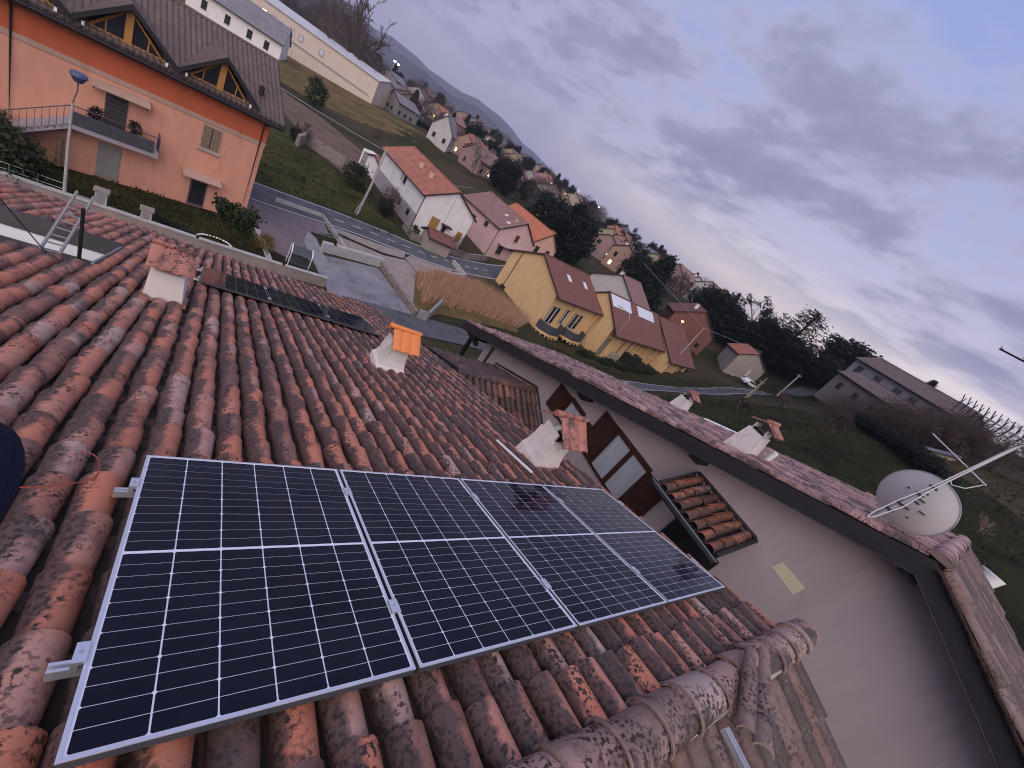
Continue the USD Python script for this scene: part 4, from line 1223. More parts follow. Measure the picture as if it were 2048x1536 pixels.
def proto(key, where, name, label, cat, group, mkcrown, trunk=True, mt='leaf_dark', bark='bark', tr=.02, trh=.5):
    t = thing(name, label, cat, (0, 0, 0), group)
    if trunk:
        MB().tube([A([0, 0, -.05]), A([.01, 0, trh * .5]), A([0, .01, trh])], [tr * 1.4, tr, tr * .5], 7).put('trunk', M[bark], t, smooth=60)
    V, F = mkcrown
    put('crown', V, F, M[mt], t)
    return t


first_use = {}


def plant(key, loc, scale, label, group=None, rot=None, sink=0.0):
    """first use moves the prototype itself, later ones are copies"""
    name, cat, t = PROTO[key]
    rot = RND.uniform(0, 360) if rot is None else rot
    if key not in first_use:
        first_use[key] = t
        x = UsdGeom.Xform(stage.GetPrimAtPath(t))
        x.GetOrderedXformOps()[0].Set(Gf.Vec3d(*map(float, loc)))
        x.AddRotateZOp().Set(float(rot)); x.AddScaleOp().Set(Gf.Vec3f(*map(float, (scale,) * 3 if np.ndim(scale) == 0 else scale)))
        p = x.GetPrim(); tagp(p, label, cat)
        if group: p.SetCustomDataByKey('group', group)
        return t
    p = copy_of(t, name, loc, rot, label, cat, group, scale)
    if not group and stage.GetPrimAtPath(p).GetCustomDataByKey('group'):
        pass
    return p


def defproto(key, name, cat, crown, **k):
    PROTO[key] = (name, cat, proto(key, None, name, 'x', cat, None, crown, **k))


# unit trees (height 1, radius about .3)
defproto('round1', 'evergreen_tree', 'tree', leaves(9000, ellip(.33, .33, .44, .54, .2, .04), .021, 1, 140, .05), trh=.6)
defproto('round2', 'evergreen_tree', 'tree', leaves(9000, ellip(.36, .30, .42, .53, .2, .08), .021, 2, 110, .055), trh=.6)
defproto('cone1', 'conifer_tree', 'tree', leaves(7500, cone(.30, .04, 1.0), .021, 3, 190, .035), trh=.95)
defproto('cone2', 'conifer_tree', 'tree', leaves(7500, cone(.36, .04, .98), .022, 4, 140, .042), trh=.95)
# cedar: flat drooping tiers on real limbs
g_ = np.random.default_rng(12)
cv, cfc, n0 = [], [], 0
lim = MB()
for k in range(64):
    t = (k + .5) / 64; z = .16 + .80 * t; an = k * 2.4; L_ = (.50 * (1 - t) ** .75 + .05) * g_.uniform(.7, 1.15)
    a_, b_ = A([0, 0, z]), A([math.cos(an) * L_, math.sin(an) * L_, z + .10 * L_ - .1 * (1 - t) * L_])
    lim.tube([a_, (a_ + b_) / 2 + A([0, 0, .02]), b_], [.007, .004, .0015], 3, cap=False)
    m_ = int(70 * (L_ / .5) + 14)
    u_ = g_.uniform(.2, 1.05, m_) ** .8
    P = a_ + (b_ - a_) * u_[:, None] + g_.normal(0, .035, (m_, 3)) * A([1, 1, .35]) * (.5 + u_[:, None])
    d1 = g_.normal(size=(m_, 3)) * A([1, 1, .4]); d1 /= np.linalg.norm(d1, axis=1, keepdims=True); d2 = np.cross(d1, [0, 0, 1.]) + g_.normal(0, .2, (m_, 3)); s_ = .022 * g_.uniform(.6, 1.5, (m_, 1))
    cv.append(np.stack([P - d1 * s_, P + d2 * s_ * .5, P + d1 * s_, P - d2 * s_ * .5], 1).reshape(-1, 3)); cfc.append(np.arange(4 * m_).reshape(m_, 4) + n0); n0 += 4 * m_
defproto('cedar', 'cedar_tree', 'tree', (np.vstack(cv), np.vstack(cfc)), trh=.95, tr=.022)
lim.put('limbs', M['bark'], PROTO['cedar'][2])
# sparse pine
tm, tw_ = branching(33, 1.0, 4, .55, .12, .02, (2, 3), trunk=.42)
tv, tf_ = tm.arrays(); twv, twf = tw_.arrays()
PROTO['sparse'] = ('pine_tree', 'tree', thing('pine_tree', 'x', 'tree'))
put('trunk', tv, tf_, M['bark'], PROTO['sparse'][2], smooth=60); put('limbs', twv, twf, M['bark'], PROTO['sparse'][2])
put('crown', *leaves(1500, lambda g: twv[g.integers(len(twv))], .018, 6, 60, .028), M['leaf_dark'], PROTO['sparse'][2])
# bare trees
for key, sd_, sp_, up_, mt_, dp in (('bare1', 41, .5, .22, 'twig', 6), ('bare2', 47, .62, .16, 'twig', 6), ('barepale', 53, .55, .2, 'bark_pale', 5), ('fruit', 61, .75, .05, 'bark', 6)):
    tm, tw_ = branching(sd_, 1.0, dp, sp_, up_, .026 if key != 'fruit' else .05, (2, 3), trunk=.24 if key != 'fruit' else .2, minr=.0030 if key != 'barepale' else .004)
    PROTO[key] = ('bare_tree', 'tree', thing('bare_tree', 'x', 'tree'))
    V, F = tm.arrays(); put('trunk', V, F, M[mt_ if mt_ != 'twig' else 'bark'], PROTO[key][2], smooth=60)
    V, F = tw_.arrays(); put('crown', V, F, M[mt_], PROTO[key][2])
defproto('bush', 'shrub', 'shrub', leaves(2200, ellip(.5, .5, .46, .46, .5, .05), .035, 9, 60, .09), trh=.3, mt='leaf_green')
defproto('bushdark', 'dark_shrub', 'shrub', leaves(2200, ellip(.5, .5, .46, .46, .5, .05), .035, 10, 60, .09), trh=.3, mt='leaf_dark')
defproto('bushyellow', 'yellow_shrub', 'shrub', leaves(1800, ellip(.5, .5, .46, .46, .4, .08), .03, 11, 50, .10), trh=.3, mt='leaf_yellow')
defproto('bushbrown', 'bare_shrub', 'shrub', leaves(5200, ellip(.5, .5, .48, .48, .1, .1), .030, 13, 200, .09, thin=.10), trh=.3, mt='leaf_brown')
defproto('column', 'clipped_conifer', 'shrub', leaves(1800, ellip(.28, .28, .48, .5, .6, .02), .03, 14, 90, .05), trh=.3, mt='leaf_green')


def tree_at(key, x, y, ztop, wid, label, group=None, zb=None, wfac=.66):
    zb = T1(x, y) - .1 if zb is None else zb
    h = max(ztop - zb, 1.0)
    return plant(key, (x, y, zb), (wid / wfac, wid / wfac, h), label, group)


# ------------------------------------------------------------------ houses
def rect(m, o, e, n, s0, s1, z0, z1, d):
    """slab on a wall: o base point, e along, n outward"""
    return m.box(o + e * s0 + A([0, 0, z0]), n * d, e * (s1 - s0), A([0, 0, z1 - z0])) if np.dot(np.cross(n, e), [0, 0, 1]) > 0 else m.box(o + e * s1 + A([0, 0, z0]), n * d, e * (s0 - s1), A([0, 0, z1 - z0]))


def ribbed(p, ex, L, dn, ln, nrm, period=.3, amp=.035, th=.08, per=4):
    """tiled slope: ribs run down the slope"""
    n = int(L / period) * per + 1
    t = np.linspace(0, L, n)
    w = amp * np.abs(np.sin(np.pi * t / period))
    V = []
    for s in (0, ln):
        V += list(p + np.outer(t, ex) + dn * s + np.outer(w, nrm))
    for s in (0, ln):
        V += list(p + np.outer(t, ex) + dn * s - np.outer(np.full(n, th), nrm))
    F = []
    for i in range(n - 1):
        F += [(i, i + 1, n + i + 1, n + i), (n + i, n + i + 1, 3 * n + i + 1, 3 * n + i), (2 * n + i, 3 * n + i, 3 * n + i + 1, 2 * n + i + 1), (i + 1, i, 2 * n + i, 2 * n + i + 1)]
    F += [(0, n, 3 * n, 2 * n), (n - 1, 3 * n - 1, 4 * n - 1, 2 * n - 1)]
    if np.dot(np.cross(ex, dn), nrm) < 0:
        pass
    return MB().add(V, F)


class House:
    def __init__(s, name, label, x, y, z, th, L, W, he, hr, wall, roof, over=.45, period=.35, group=None, cat='house', fascia='fascia', found=1.5, ridge=None, verge=.3):
        a = math.radians(th)
        s.e1, s.e2 = A([math.sin(a), math.cos(a), 0]), A([math.cos(a), -math.sin(a), 0])
        s.o = A([x, y, z], float); s.L, s.W, s.he, s.hr = L, W, he, hr
        s.t = thing(name, label, cat, s.o + s.e1 * L / 2 + s.e2 * W / 2, group)
        rb = W / 2 if ridge is None else ridge
        out = [s.P(0, 0, -found), s.P(0, W, -found), s.P(0, W, he), s.P(0, rb, hr - .06), s.P(0, 0, he)]
        s.w = MB().poly(out, s.e1 * L).put('wall', wall, s.t)
        s.roofs = []
        for b0, b1, sg in ((rb, 0, -1), (rb, W, 1)):
            run = abs(b1 - b0); dz = (hr - he) / run
            dn = s.e2 * sg - A([0, 0, dz]); ln = np.linalg.norm(dn) * (run + over); dn = dn / np.linalg.norm(dn)
            nr = np.cross(dn, s.e1); nr = nr if nr[2] > 0 else -nr
            p = s.P(-verge, rb, hr + .10)
            q = ribbed(p, s.e1, L + 2 * verge, dn, ln, nr, period, min(.05, period * .15)).put('roof', roof, s.t, smooth=50)
            s.roofs.append((p, dn, nr, ln))
            g = MB(); e = p + dn * ln - A([0, 0, .08]); g.tube([e, e + s.e1 * (L + 2 * verge)], .07, 6); g.put('gutter', M[fascia], s.t, smooth=50)
            for k in (0, 1):
                pp = p + s.e1 * (k * (L + 2 * verge - .04)) - nr * .16
                MB().box(pp, s.e1 * .04, dn * ln, nr * .20).put('verge', M[fascia], s.t)
        r = MB(); r.tube([s.P(-verge, rb, hr + .12), s.P(L + verge, rb, hr + .12)], .12, 7); r.put('ridge', roof, s.t, smooth=50)

    def P(s, a, b, z):
        return s.o + s.e1 * a + s.e2 * b + A([0, 0, z])

    def side(s, k):
        return {'near': (s.P(0, 0, 0), s.e2, -s.e1), 'far': (s.P(s.L, 0, 0), s.e2, s.e1), 'left': (s.P(0, 0, 0), s.e1, -s.e2), 'right': (s.P(0, s.W, 0), s.e1, s.e2)}[k]

    def window(s, k, s0, s1, z0, z1, frame=None, pane=None, name='window', bars=1, cut=None):
        o, e, n = s.side(k)
        m = MB(); f = .09
        rect(m, o, e, n, s0, s1, z0, z0 + f, .05); rect(m, o, e, n, s0, s1, z1 - f, z1, .05)
        rect(m, o, e, n, s0, s0 + f, z0 + f, z1 - f, .05); rect(m, o, e, n, s1 - f, s1, z0 + f, z1 - f, .05)
        for i in range(bars):
            c = s0 + (s1 - s0) * (i + 1) / (bars + 1); rect(m, o, e, n, c - .03, c + .03, z0 + f, z1 - f, .045)
        w = m.put(name, frame or M['frame_dark'], s.t)
        si = MB(); rect(si, o, e, n, s0 - .08, s1 + .08, z0 - .08, z0 - .004, .13); si.put('sill', M['conc_light'], w)
        g = MB(); rect(g, o, e, n, s0 + f * .9, s1 - f * .9, z0 + f * .9, z1 - f * .9, .02); g.put('pane', pane or M['glass_dark'], w)
        return w

    def slab(s, k, s0, s1, z0, z1, d, mt, name):
        o, e, n = s.side(k); m = MB(); rect(m, o, e, n, s0, s1, z0, z1, d); return m.put(name, mt, s.t)

    def pipe(s, k, s0, z0, z1, r=.05, mt=None):
        o, e, n = s.side(k); p = o + e * s0 + n * .07
        return MB().tube([p + A([0, 0, z0]), p + A([0, 0, z1])], r, 6).put('downpipe', mt or M['fascia'], s.t, smooth=50)

    def chimney(s, a, b, h=1.0, w=.5, mt=None):
        c = s.P(a, b, s.hr - 1.0)
        m = MB().cbox(c, w, w, 1.0 + h, math.atan2(s.e1[1], s.e1[0])); p = m.put('chimney', mt or M['chim_white'], s.t)
        MB().cbox(c + A([0, 0, 1.0 + h]), w * 1.35, w * 1.35, .10, math.atan2(s.e1[1], s.e1[0])).put('cap', M['cap_old'], p)
        return p

    def onroof(s, k, a0, a1, d0, d1, h, mt, name, lift=.03):
        p, dn, nr, ln = s.roofs[k]
        m = MB(); m.box(p + s.e1 * a0 + dn * d0 + nr * lift, s.e1 * (a1 - a0), dn * (d1 - d0), nr * h); return m.put(name, mt, s.t)


def plaster(name, c, dirt=True):
    M[name] = plain(name, c, .9, .08, 1.5, bump=.12, bscale=30, stretch=(1.3, 1.3, .4), dirt=((c[0] * .5, c[1] * .5, c[2] * .52), .9, .54, .95) if dirt else None)
    return M[name]


plaster('salmon_render', (.60, .285, .20)); plaster('red_orange_render', (.46, .11, .05)); plaster('yellow_render', (.60, .40, .20)); plaster('white_render', (.66, .64, .63)); plaster('pink_render', (.56, .37, .35))
plaster('beige_render', (.50, .42, .36)); plaster('grey_render', (.34, .32, .32)); plaster('cream_render', (.58, .49, .36)); plaster('lav_render', (.50, .49, .52)); plaster('plinth_render', (.30, .265, .29)); plaster('peach_render', (.58, .36, .27)); plaster('stone_render', (.30, .25, .22))
plaster('farm_grey', (.15, .13, .13)); plaster('farm_pale', (.22, .21, .22)); plaster('town_cream', (.34, .28, .21)); plaster('town_white', (.40, .38, .37)); plaster('town_peach', (.34, .215, .17)); plaster('town_grey', (.20, .185, .185)); plaster('town_pink', (.28, .18, .17)); plaster('brick_render', (.22, .10, .075)); plaster('string_course', (.40, .27, .21))
M['frame_dark'] = plain('dark_window_frame', (.05, .04, .035), .5, .2, 5.0)
M['frame_white'] = plain('white_window_frame', (.60, .58, .57), .5, .05, 5.0)
M['wood_warm'] = plain('honey_timber', (.42, .20, .06), .5, .25, 3.0, stretch=(1, 1, 6))
M['wood_grey'] = plain('weathered_timber', (.20, .145, .10), .8, .3, 3.0, stretch=(6, 6, 1))
M['ochre_shut'] = plain('ochre_shutter', (.30, .17, .06), .6, .2, 3.0)
M['roof_brown'] = plain('brown_roof_tiles', (.105, .075, .068), .7, .3, 1.5)
M['roof_red'] = plain('red_roof_tiles', (.30, .115, .075), .8, .3, 1.2, dirt=((.16, .085, .07), .9, .5, .8))
M['roof_dkred'] = plain('dark_red_roof_tiles', (.145, .062, .05), .8, .2, 1.5, dirt=((.09, .05, .045), 1.2, .5, .85))
M['roof_mauve'] = plain('mauve_roof_tiles', (.20, .115, .105), .8, .3, 1.2)
M['roof_orange'] = plain('orange_roof_tiles', (.36, .125, .07), .8, .25, 1.2)
M['roof_grey'] = plain('grey_roof_sheets', (.16, .15, .17), .7, .25, 1.0)
M['roof_pale'] = plain('pale_roof_sheets', (.42, .42, .46), .6, .15, 1.0)
M['lit'] = mat('lit_window', {'e': ('emission', {'color': (1.0, .62, .28), 'strength': 2.2})}, [], surface='e.emission')
M['lamp_w'] = mat('lit_lamp_head', {'e': ('emission', {'color': (1.0, .93, .74), 'strength': 14.0})}, [], surface='e.emission')
M['lamp_r'] = mat('lit_red_lamp', {'e': ('emission', {'color': (1.0, .16, .06), 'strength': 8.0})}, [], surface='e.emission')
M['pv_pale'] = plain('pale_collector_glass', (.55, .56, .60), .2, .04, 1.0, spec=.6)
M['rail_dark'] = plain('dark_railing', (.06, .06, .07), .5, .2, 5.0)
M['lamp_blue'] = plain('blue_lamp_hood', (.07, .09, .17), .4, .1, 5.0)
M['pole_con'] = plain('concrete_pole', (.34, .32, .31), .85, .15, 3.0)
M['pot'] = plain('terracotta_pot', (.2, .12, .09), .8, .2, 5.0)


# ---- orange house
oc, od, on = A([1.26, 38.57, 0]), A([-.97437, -.22495, 0]), A([.22495, -.97437, 0])   # corner, along the facade to the left, outwards to us
oh = thing('orange_house', 'salmon and orange rendered house with brown roof, two timber gable dormers and a balcony stair', 'house', oc + od * 7)


def OP(s_, o_, z_):
    """s along the facade, o out towards us, z up"""
    return oc + od * s_ + on * o_ + A([0, 0, z_])


OL, OD, OE, ORZ = 17.0, 10.2, 7.75, 11.05
MB().poly([OP(0, 0, -.6), OP(0, 0, OE), OP(0, -OD / 2, ORZ - .15), OP(0, -OD, OE), OP(0, -OD, -.6)], od * OL).put('wall', M['salmon_render'], oh)


def obox(name, s0, s1, o0, o1, z0, z1, mt, parent=None, **k):
    m = MB(); m.box(OP(s1, o0, z0), -od * (s1 - s0), on * (o1 - o0) * 1.0, A([0, 0, z1 - z0]))
    return m.put(name, mt, parent or oh, **k)


obox('upper_band', -.02, OL, 0, .025, 6.22, 7.74, M['red_orange_render'])
obox('upper_band', -.03, -.001, -OD, .02, 6.22, 7.74, M['red_orange_render'])
obox('string_course', -.04, OL, .0, .05, 5.95, 6.22, M['string_course'])
obox('string_course', -.045, -.001, -OD, .03, 5.95, 6.22, M['string_course'])
obox('plinth', 0, OL, 0, .03, -.2, .55, M['plinth_render']) if False else None
eo = .75
slope = (ORZ - 8.0) / (OD / 2 + eo)
for sg in (1, -1):
    p = OP(-.75, -OD / 2, ORZ); dn = on * sg - A([0, 0, slope]); ln = np.linalg.norm(dn) * (OD / 2 + eo); dn = dn / np.linalg.norm(dn); nr = np.cross(dn, od); nr = nr if nr[2] > 0 else -nr
    ribbed(p, od, OL + .75, dn, ln, nr, .30, .10, .10).put('roof', M['roof_brown'], oh, smooth=50)
MB().tube([OP(-.75, -OD / 2, ORZ + .05), OP(OL, -OD / 2, ORZ + .05)], .12, 8).put('roof_ridge', M['roof_brown'], oh, smooth=50)
MB().tube([OP(-.75, eo + .05, 7.86), OP(OL, eo + .05, 7.86)], .10, 8).put('gutter', M['fascia'], oh, smooth=50)
obox('soffit', -.72, OL, .0, eo, 7.70, 7.78, M['fascia'])
for k in range(22):
    s_ = -.4 + k * .62
    MB().tube([OP(s_, eo + .16, 7.92), OP(s_, eo + .1, 8.10), OP(s_, eo - .06, 8.16)], .018, 4).put('snow_hook', M['fascia'], oh)
MB().tube([OP(-.75, eo + .12, 8.14), OP(OL, eo + .12, 8.14)], .03, 5).put('snow_guard', M['fascia'], oh)
MB().poly([OP(-.78, eo, 7.76), OP(-.78, -OD / 2, ORZ - .12), OP(-.78, -OD - eo, 7.76), OP(-.78, -OD - eo, 7.95), OP(-.78, -OD / 2, ORZ + .05), OP(-.78, eo, 7.95)], od * .06).put('verge', M['fascia'], oh)
for s_ in (.34, 11.95):
    MB().tube([OP(s_, .09, .0), OP(s_, .09, 7.4), OP(s_, eo, 7.8)], .055, 8).put('downpipe', M['fascia'], oh, smooth=50)
# dormers
for dci, ds_ in enumerate((3.28, 7.72, 12.2)):
    zb, za, hw = 8.28, 10.38, 2.25
    dn_ = MB().poly([OP(ds_ - 1.62, .12, zb), OP(ds_, .12, za - .45), OP(ds_ + 1.62, .12, zb)], -on * 3.5).put('dormer', M['fascia'], oh)
    # two roof slopes running back into the main roof
    back_o = -OD / 2 + (ORZ - za) / slope - .0
    for sg in (-1, 1):
        m = MB(); f0, f1 = OP(ds_, .75, za), OP(ds_ + sg * hw, .75, 8.42); b0 = OP(ds_, back_o, za); b1 = OP(ds_ + sg * hw, eo - .2, 8.42)
        nn = np.cross(f1 - f0, b0 - f0); nn /= np.linalg.norm(nn); nn = nn if nn[2] > 0 else -nn
        V = [f0, f1, b1, b0]; V += [q - nn * .13 for q in V]
        m.add(V, [[0, 1, 2, 3], [7, 6, 5, 4], [0, 4, 5, 1], [1, 5, 6, 2], [2, 6, 7, 3], [3, 7, 4, 0]])
        m.put('dormer_roof', M['roof_brown'], oh)
        bb = MB(); bb.poly([OP(ds_, .76, za + .06), OP(ds_ + sg * hw, .76, 8.48), OP(ds_ + sg * hw, .76, 8.20), OP(ds_, .76, za - .24)], on * .05); bb.put('barge_board', M['fascia'], oh)
        # glazing: one big triangle each side of the king post, framed in timber
        g0, g1, g2 = OP(ds_ + sg * .14, .13, zb + .10), OP(ds_ + sg * 1.5, .13, zb + .10), OP(ds_ + sg * .14, .13, za - .55)
        MB().poly([g0, g1, g2], on * .02).put('pane', M['glass_dark'], dn_)
        fr = MB()
        fr.tube([g1, g2], .07, 5); fr.tube([g0 + od * sg * .75, OP(ds_ + sg * .9, .14, zb + .85)], .05, 5)
        fr.put('timber', M['wood_warm'], dn_)
        MB().cbox(OP(ds_ + sg * 1.75, .55, 8.2), .12, .12, .2, 0).put('white_bracket', M['white_p'], dn_)
    obox('king_post', ds_ - .17, ds_ + .17, .12, .34, zb, za - .3, M['wood_warm'], dn_)
    obox('sill_beam', ds_ - 1.7, ds_ + 1.7, .12, .26, zb - .12, zb + .10, M['wood_warm'], dn_)
MB().tube([OP(.75, -1.1, 8.5), OP(.75, -1.1, 9.6)], .16, 8).put('flue', M['fascia'], oh, smooth=50)
MB().cbox(OP(.75, -1.1, 8.55), .7, .7, .25).put('flue_collar', M['metal_grey'], oh)
# openings
w1 = obox('window', 2.50, 3.68, .0, .03, 4.16, 5.84, M['string_course'])
obox('pane', 2.62, 3.56, .031, .045, 4.28, 5.72, M['glass_dark'], w1)
obox('shutter', 2.64, 3.06, .046, .075, 4.30, 5.70, M['wood_grey'], w1); obox('shutter', 3.12, 3.54, .046, .075, 4.30, 5.70, M['wood_grey'], w1)
obox('sill', 2.42, 3.76, .0, .14, 4.06, 4.155, M['conc_light'], w1)
d1_ = obox('door', 2.70, 3.68, .0, .04, -.1, 1.84, M['rail_dark']); obox('door_panel', 2.80, 3.58, .041, .06, .1, 1.7, M['glass_dark'], d1_)
for a_, b_, z_ in ((2.02, 4.26, 2.30), (6.38, 8.95, 5.62)):
    cp = MB().poly([OP(a_, .0, z_), OP(a_, .85, z_ - .18), OP(a_, .85, z_ - .10), OP(a_, .0, z_ + .10)], od * (b_ - a_)).put('door_canopy', M['string_course'], oh)
    for s_ in (a_ + .1, b_ - .1):
        MB().tube([OP(s_, .02, z_ - .5), OP(s_, .75, z_ - .14)], .025, 5).put('bracket', M['fascia'], cp)
d2_ = obox('balcony_door', 7.32, 8.32, .0, .04, 3.3, 5.5, M['rail_dark'])
for k in range(8):
    obox('louvre', 7.40, 8.24, .041, .055, 3.4 + k * .26, 3.56 + k * .26, M['frame_dark'], d2_)
gd = obox('garage_door', 7.34, 8.42, .0, .03, -.15, 2.15, M['awning'])
for k in range(5):
    obox('door_slat', 7.36, 8.40, .031, .04, -.1 + k * .44, .30 + k * .44, M['awning'], gd)
# balcony with stair down to the left
bs = obox('balcony', 5.72, 9.65, .0, 1.2, 2.72, 3.08, M['plinth_render'])
rr_ = MB()
obox('balcony_cladding', 6.0, 9.65, 1.20, 1.23, 3.0, 3.75, M['rail_dark'], bs)
rr_.tube([OP(5.75, .05, 4.05), OP(5.75, 1.18, 4.05), OP(9.65, 1.18, 4.05)], .03, 6)
for k in range(28):
    s_ = 5.75 + k * .14
    rr_.tube([OP(s_, 1.18, 3.08), OP(s_, 1.18, 4.05)], .010, 4)
for k in range(7):
    rr_.tube([OP(5.75, .1 + k * .16, 3.08), OP(5.75, .1 + k * .16, 4.05)], .010, 4)
rr_.put('railing', M['rail_dark'], bs)
stp = MB()
for k in range(15):
    a_ = 9.65 + k * .27; z_ = 2.98 - k * .18
    sp2 = obox('step', a_, a_ + .30, .05, 1.2, z_ - .18, z_, M['plinth_render'], bs)
sr = MB(); sr.tube([OP(9.65, 1.2, 4.05), OP(13.7, 1.2, 1.35)], .03, 6)
for k in range(16):
    a_ = 9.65 + k * .27; z_ = 2.98 - k * .18
    sr.tube([OP(a_, 1.2, z_), OP(a_, 1.2, z_ + 1.0)], .012, 4)
sr.put('stair_railing', M['rail_dark'], bs)
MB().poly([OP(9.65, 1.2, 2.72), OP(9.65, 1.2, 3.0), OP(13.7, 1.2, .30), OP(13.7, 1.2, .0), ], -on * .12).put('stair_string', M['plinth_render'], bs)
MB().tube([OP(10.0, .6, 0), OP(10.0, .6, 1.7)], .14, 8).put('support_post', M['wood_grey'], oh)
for i, s_ in enumerate((8.66, 6.96)):
    tpz = 3.08
    PT_ = thing('potted_topiary', 'rounded dark topiary in a pot on the balcony %s the grey door' % ('left of' if i == 0 else 'right of'), 'potted plant', OP(s_, .7, tpz))
    V, F = leaves(700, ellip(.30, .30, .42, .85, .5, .03), .05, 70 + i, 30, .07); put('foliage', V + OP(s_, .7, tpz), F, M['leaf_dark'], PT_)
    MB().tube([OP(s_, .7, tpz), OP(s_, .7, tpz + .42)], [.17, .22], 10).put('pot', M['pot'], PT_, smooth=40)
MB().cbox(OP(6.5, .85, 3.08), .45, .3, .35).put('planter_box', M['white_p'], label='small white planter box at the right end of the balcony', cat='planter')

# ---- yard
def pillar(x, y, h, label):
    t = thing('gate_pillar', label, 'pillar', (x, y, 0))
    MB().cbox((x, y, -.2), .50, .42, h + .2, .12).put('shaft', M['conc_light'], t)
    MB().cbox((x, y, h), .66, .58, .10, .12).put('cap', M['concrete_w'], t)
    for k in range(2):
        MB().cbox((x - .0, y - .226, .2 + k * (h / 2 - .1)), .34, .03, h / 2 - .25, .12).put('panel', M['concrete'], t)


pillar(-5.5, 30.9, 1.55, 'left concrete gate pillar on the dark lawn, the taller looking one')
pillar(-3.55, 31.0, 1.35, 'right concrete gate pillar on the dark lawn below the door')
lp = thing('street_lamp', 'tall pole lamp with a blue hood before the balcony stair', 'street lamp', (-6.9, 30.8, 0))
MB().tube([A([-6.9, 30.8, -.2]), A([-6.9, 30.8, 3.3]), A([-6.86, 30.8, 5.6])], [.085, .07, .05], 8).put('pole', M['pole_con'], lp, smooth=50)
MB().tube([A([-6.86, 30.8, 5.6]), A([-6.72, 30.78, 6.3]), A([-6.72, 30.75, 6.75])], .035, 6).put('arm', M['pot'], lp, smooth=50)
MB().tube([A([-6.72, 30.75, 6.7]), A([-6.72, 30.75, 7.0]), A([-6.72, 30.75, 7.12])], [.16, .34, .30], 12).put('lamp_head', M['lamp_blue'], lp, smooth=40)
plant('bush', (-9.8, 33.2, -.2), (6.0, 2.6, 2.8), 'big dark hedge clump at the left edge before the salmon wall')
plant('bushdark', (-12.5, 31.8, -.2), (5, 2.5, 2.2), 'low dark hedge at the far left below the stair')
hf = thing('wire_fence', 'low dark wire fence across the hedge at the left', 'fence', (-9, 31.4, 0))
for k in range(6):
    MB().tube([A([-12 + k * 1.0, 31.2 - .1 * k * 0, 0]), A([-12 + k * 1.0, 31.2, 1.1])], .025, 5).put('post', M['mast'], hf)
for z_ in (.4, .75, 1.08):
    MB().tube([A([-12.0, 31.2, z_]), A([-7.0, 31.2, z_])], .012, 4).put('wire', M['mast'], hf)
# magnolia with large leaves
mg = thing('magnolia', 'leafy young magnolia by the corner of the orange house', 'tree', (.55, 33.6, 0))
tm, tw_ = branching(77, 4.1, 4, .45, .25, .018, (2, 3), trunk=.30)
V, F = tm.arrays(); put('trunk', V + A([.55, 33.6, 0]), F, M['bark'], mg)
V, F = tw_.arrays(); put('branches', V + A([.55, 33.6, 0]), F, M['bark'], mg)
tv = V
V2, F2 = leaves(1500, lambda g: tv[g.integers(len(tv))], .14, 78, 300, .18); put('leaves', V2 + A([.55, 33.6, 0]), F2, M['leaf_green'], mg)
rs = thing('stone_ring', 'ring of white stones round a bed under the magnolia', 'stone ring', (-.15, 32.6, 0))
for k in range(30):
    a_ = 2 * math.pi * k / 30
    b_ = trimesh.creation.icosphere(1, .085); v_ = b_.vertices * A([1, .8, .7]) * RND.uniform(.8, 1.15) + A([-.15 + .98 * math.cos(a_), 32.6 + .72 * math.sin(a_), .05])
    put('stone', v_, b_.faces, M['white_p'], rs, smooth=60)
plant('bushyellow', (2.75, 34.3, -.1), (1.5, 1.3, 1.35), 'ochre yellow shrub by the paved yard')
plant('bushdark', (-2.2, 32.0, -.2), (3.6, 1.3, .9), 'low dark shrub mass on the lawn behind the pillars')
sg_ = thing('garden_swing', 'garden swing seat with dark canopy and white arched ends', 'swing', (5.1, 32.9, 0))
for k, x_ in enumerate((4.35, 5.75)):
    pts = [A([x_, 32.2 + 1.3 * t, 1.55 + .32 * math.sin(math.pi * t)]) for t in np.linspace(0, 1, 9)]
    MB().tube(pts, .04, 6).put('arch', M['white_p'], sg_, smooth=60)
    MB().tube([A([x_, 32.3, 0]), pts[0]], .035, 6).put('leg', M['white_p'], sg_); MB().tube([A([x_, 33.6, 0]), pts[-1]], .035, 6).put('leg', M['white_p'], sg_)
V, F = [], []
for i, x_ in enumerate((4.38, 5.72)):
    for t in np.linspace(0, 1, 9): V.append(A([x_, 32.2 + 1.3 * t, 1.53 + .30 * math.sin(math.pi * t)]))
for i in range(8): F.append((i, 9 + i, 10 + i, i + 1))
put('canopy', V, F, M['rail_dark'], sg_)
MB().box((4.4, 32.5, .45), (1.3, 0, 0), (0, .55, 0), (0, 0, .10)).put('seat', M['rail_dark'], sg_); MB().box((4.4, 33.05, .5), (1.3, 0, 0), (0, .10, 0), (0, 0, .55)).put('backrest', M['rail_dark'], sg_)
plant('bush', (6.0, 31.75, -.1), (1.2, .9, 1.0), 'small round bush beside the garden swing')
# walls and fences of the yard


def wall_line(name, pts, w, h, mt, label, cat='wall', cap=None, z=0.0):
    P = [A([*p]) for p in pts]
    t = thing(name, label, cat, (P[0][0], P[0][1], z))
    for a_, b_ in zip(P[:-1], P[1:]):
        d_ = b_ - a_; L_ = np.linalg.norm(d_); an_ = math.atan2(d_[1], d_[0]); c = (a_ + b_) / 2
        MB().cbox((c[0], c[1], z - .3), L_ + w * .6, w, h + .3, an_).put('wall_segment', mt, t)
        if cap:
            MB().cbox((c[0], c[1], z + h), L_ + w * .7, w + .08, .07, an_).put('coping', cap, t)
    return t


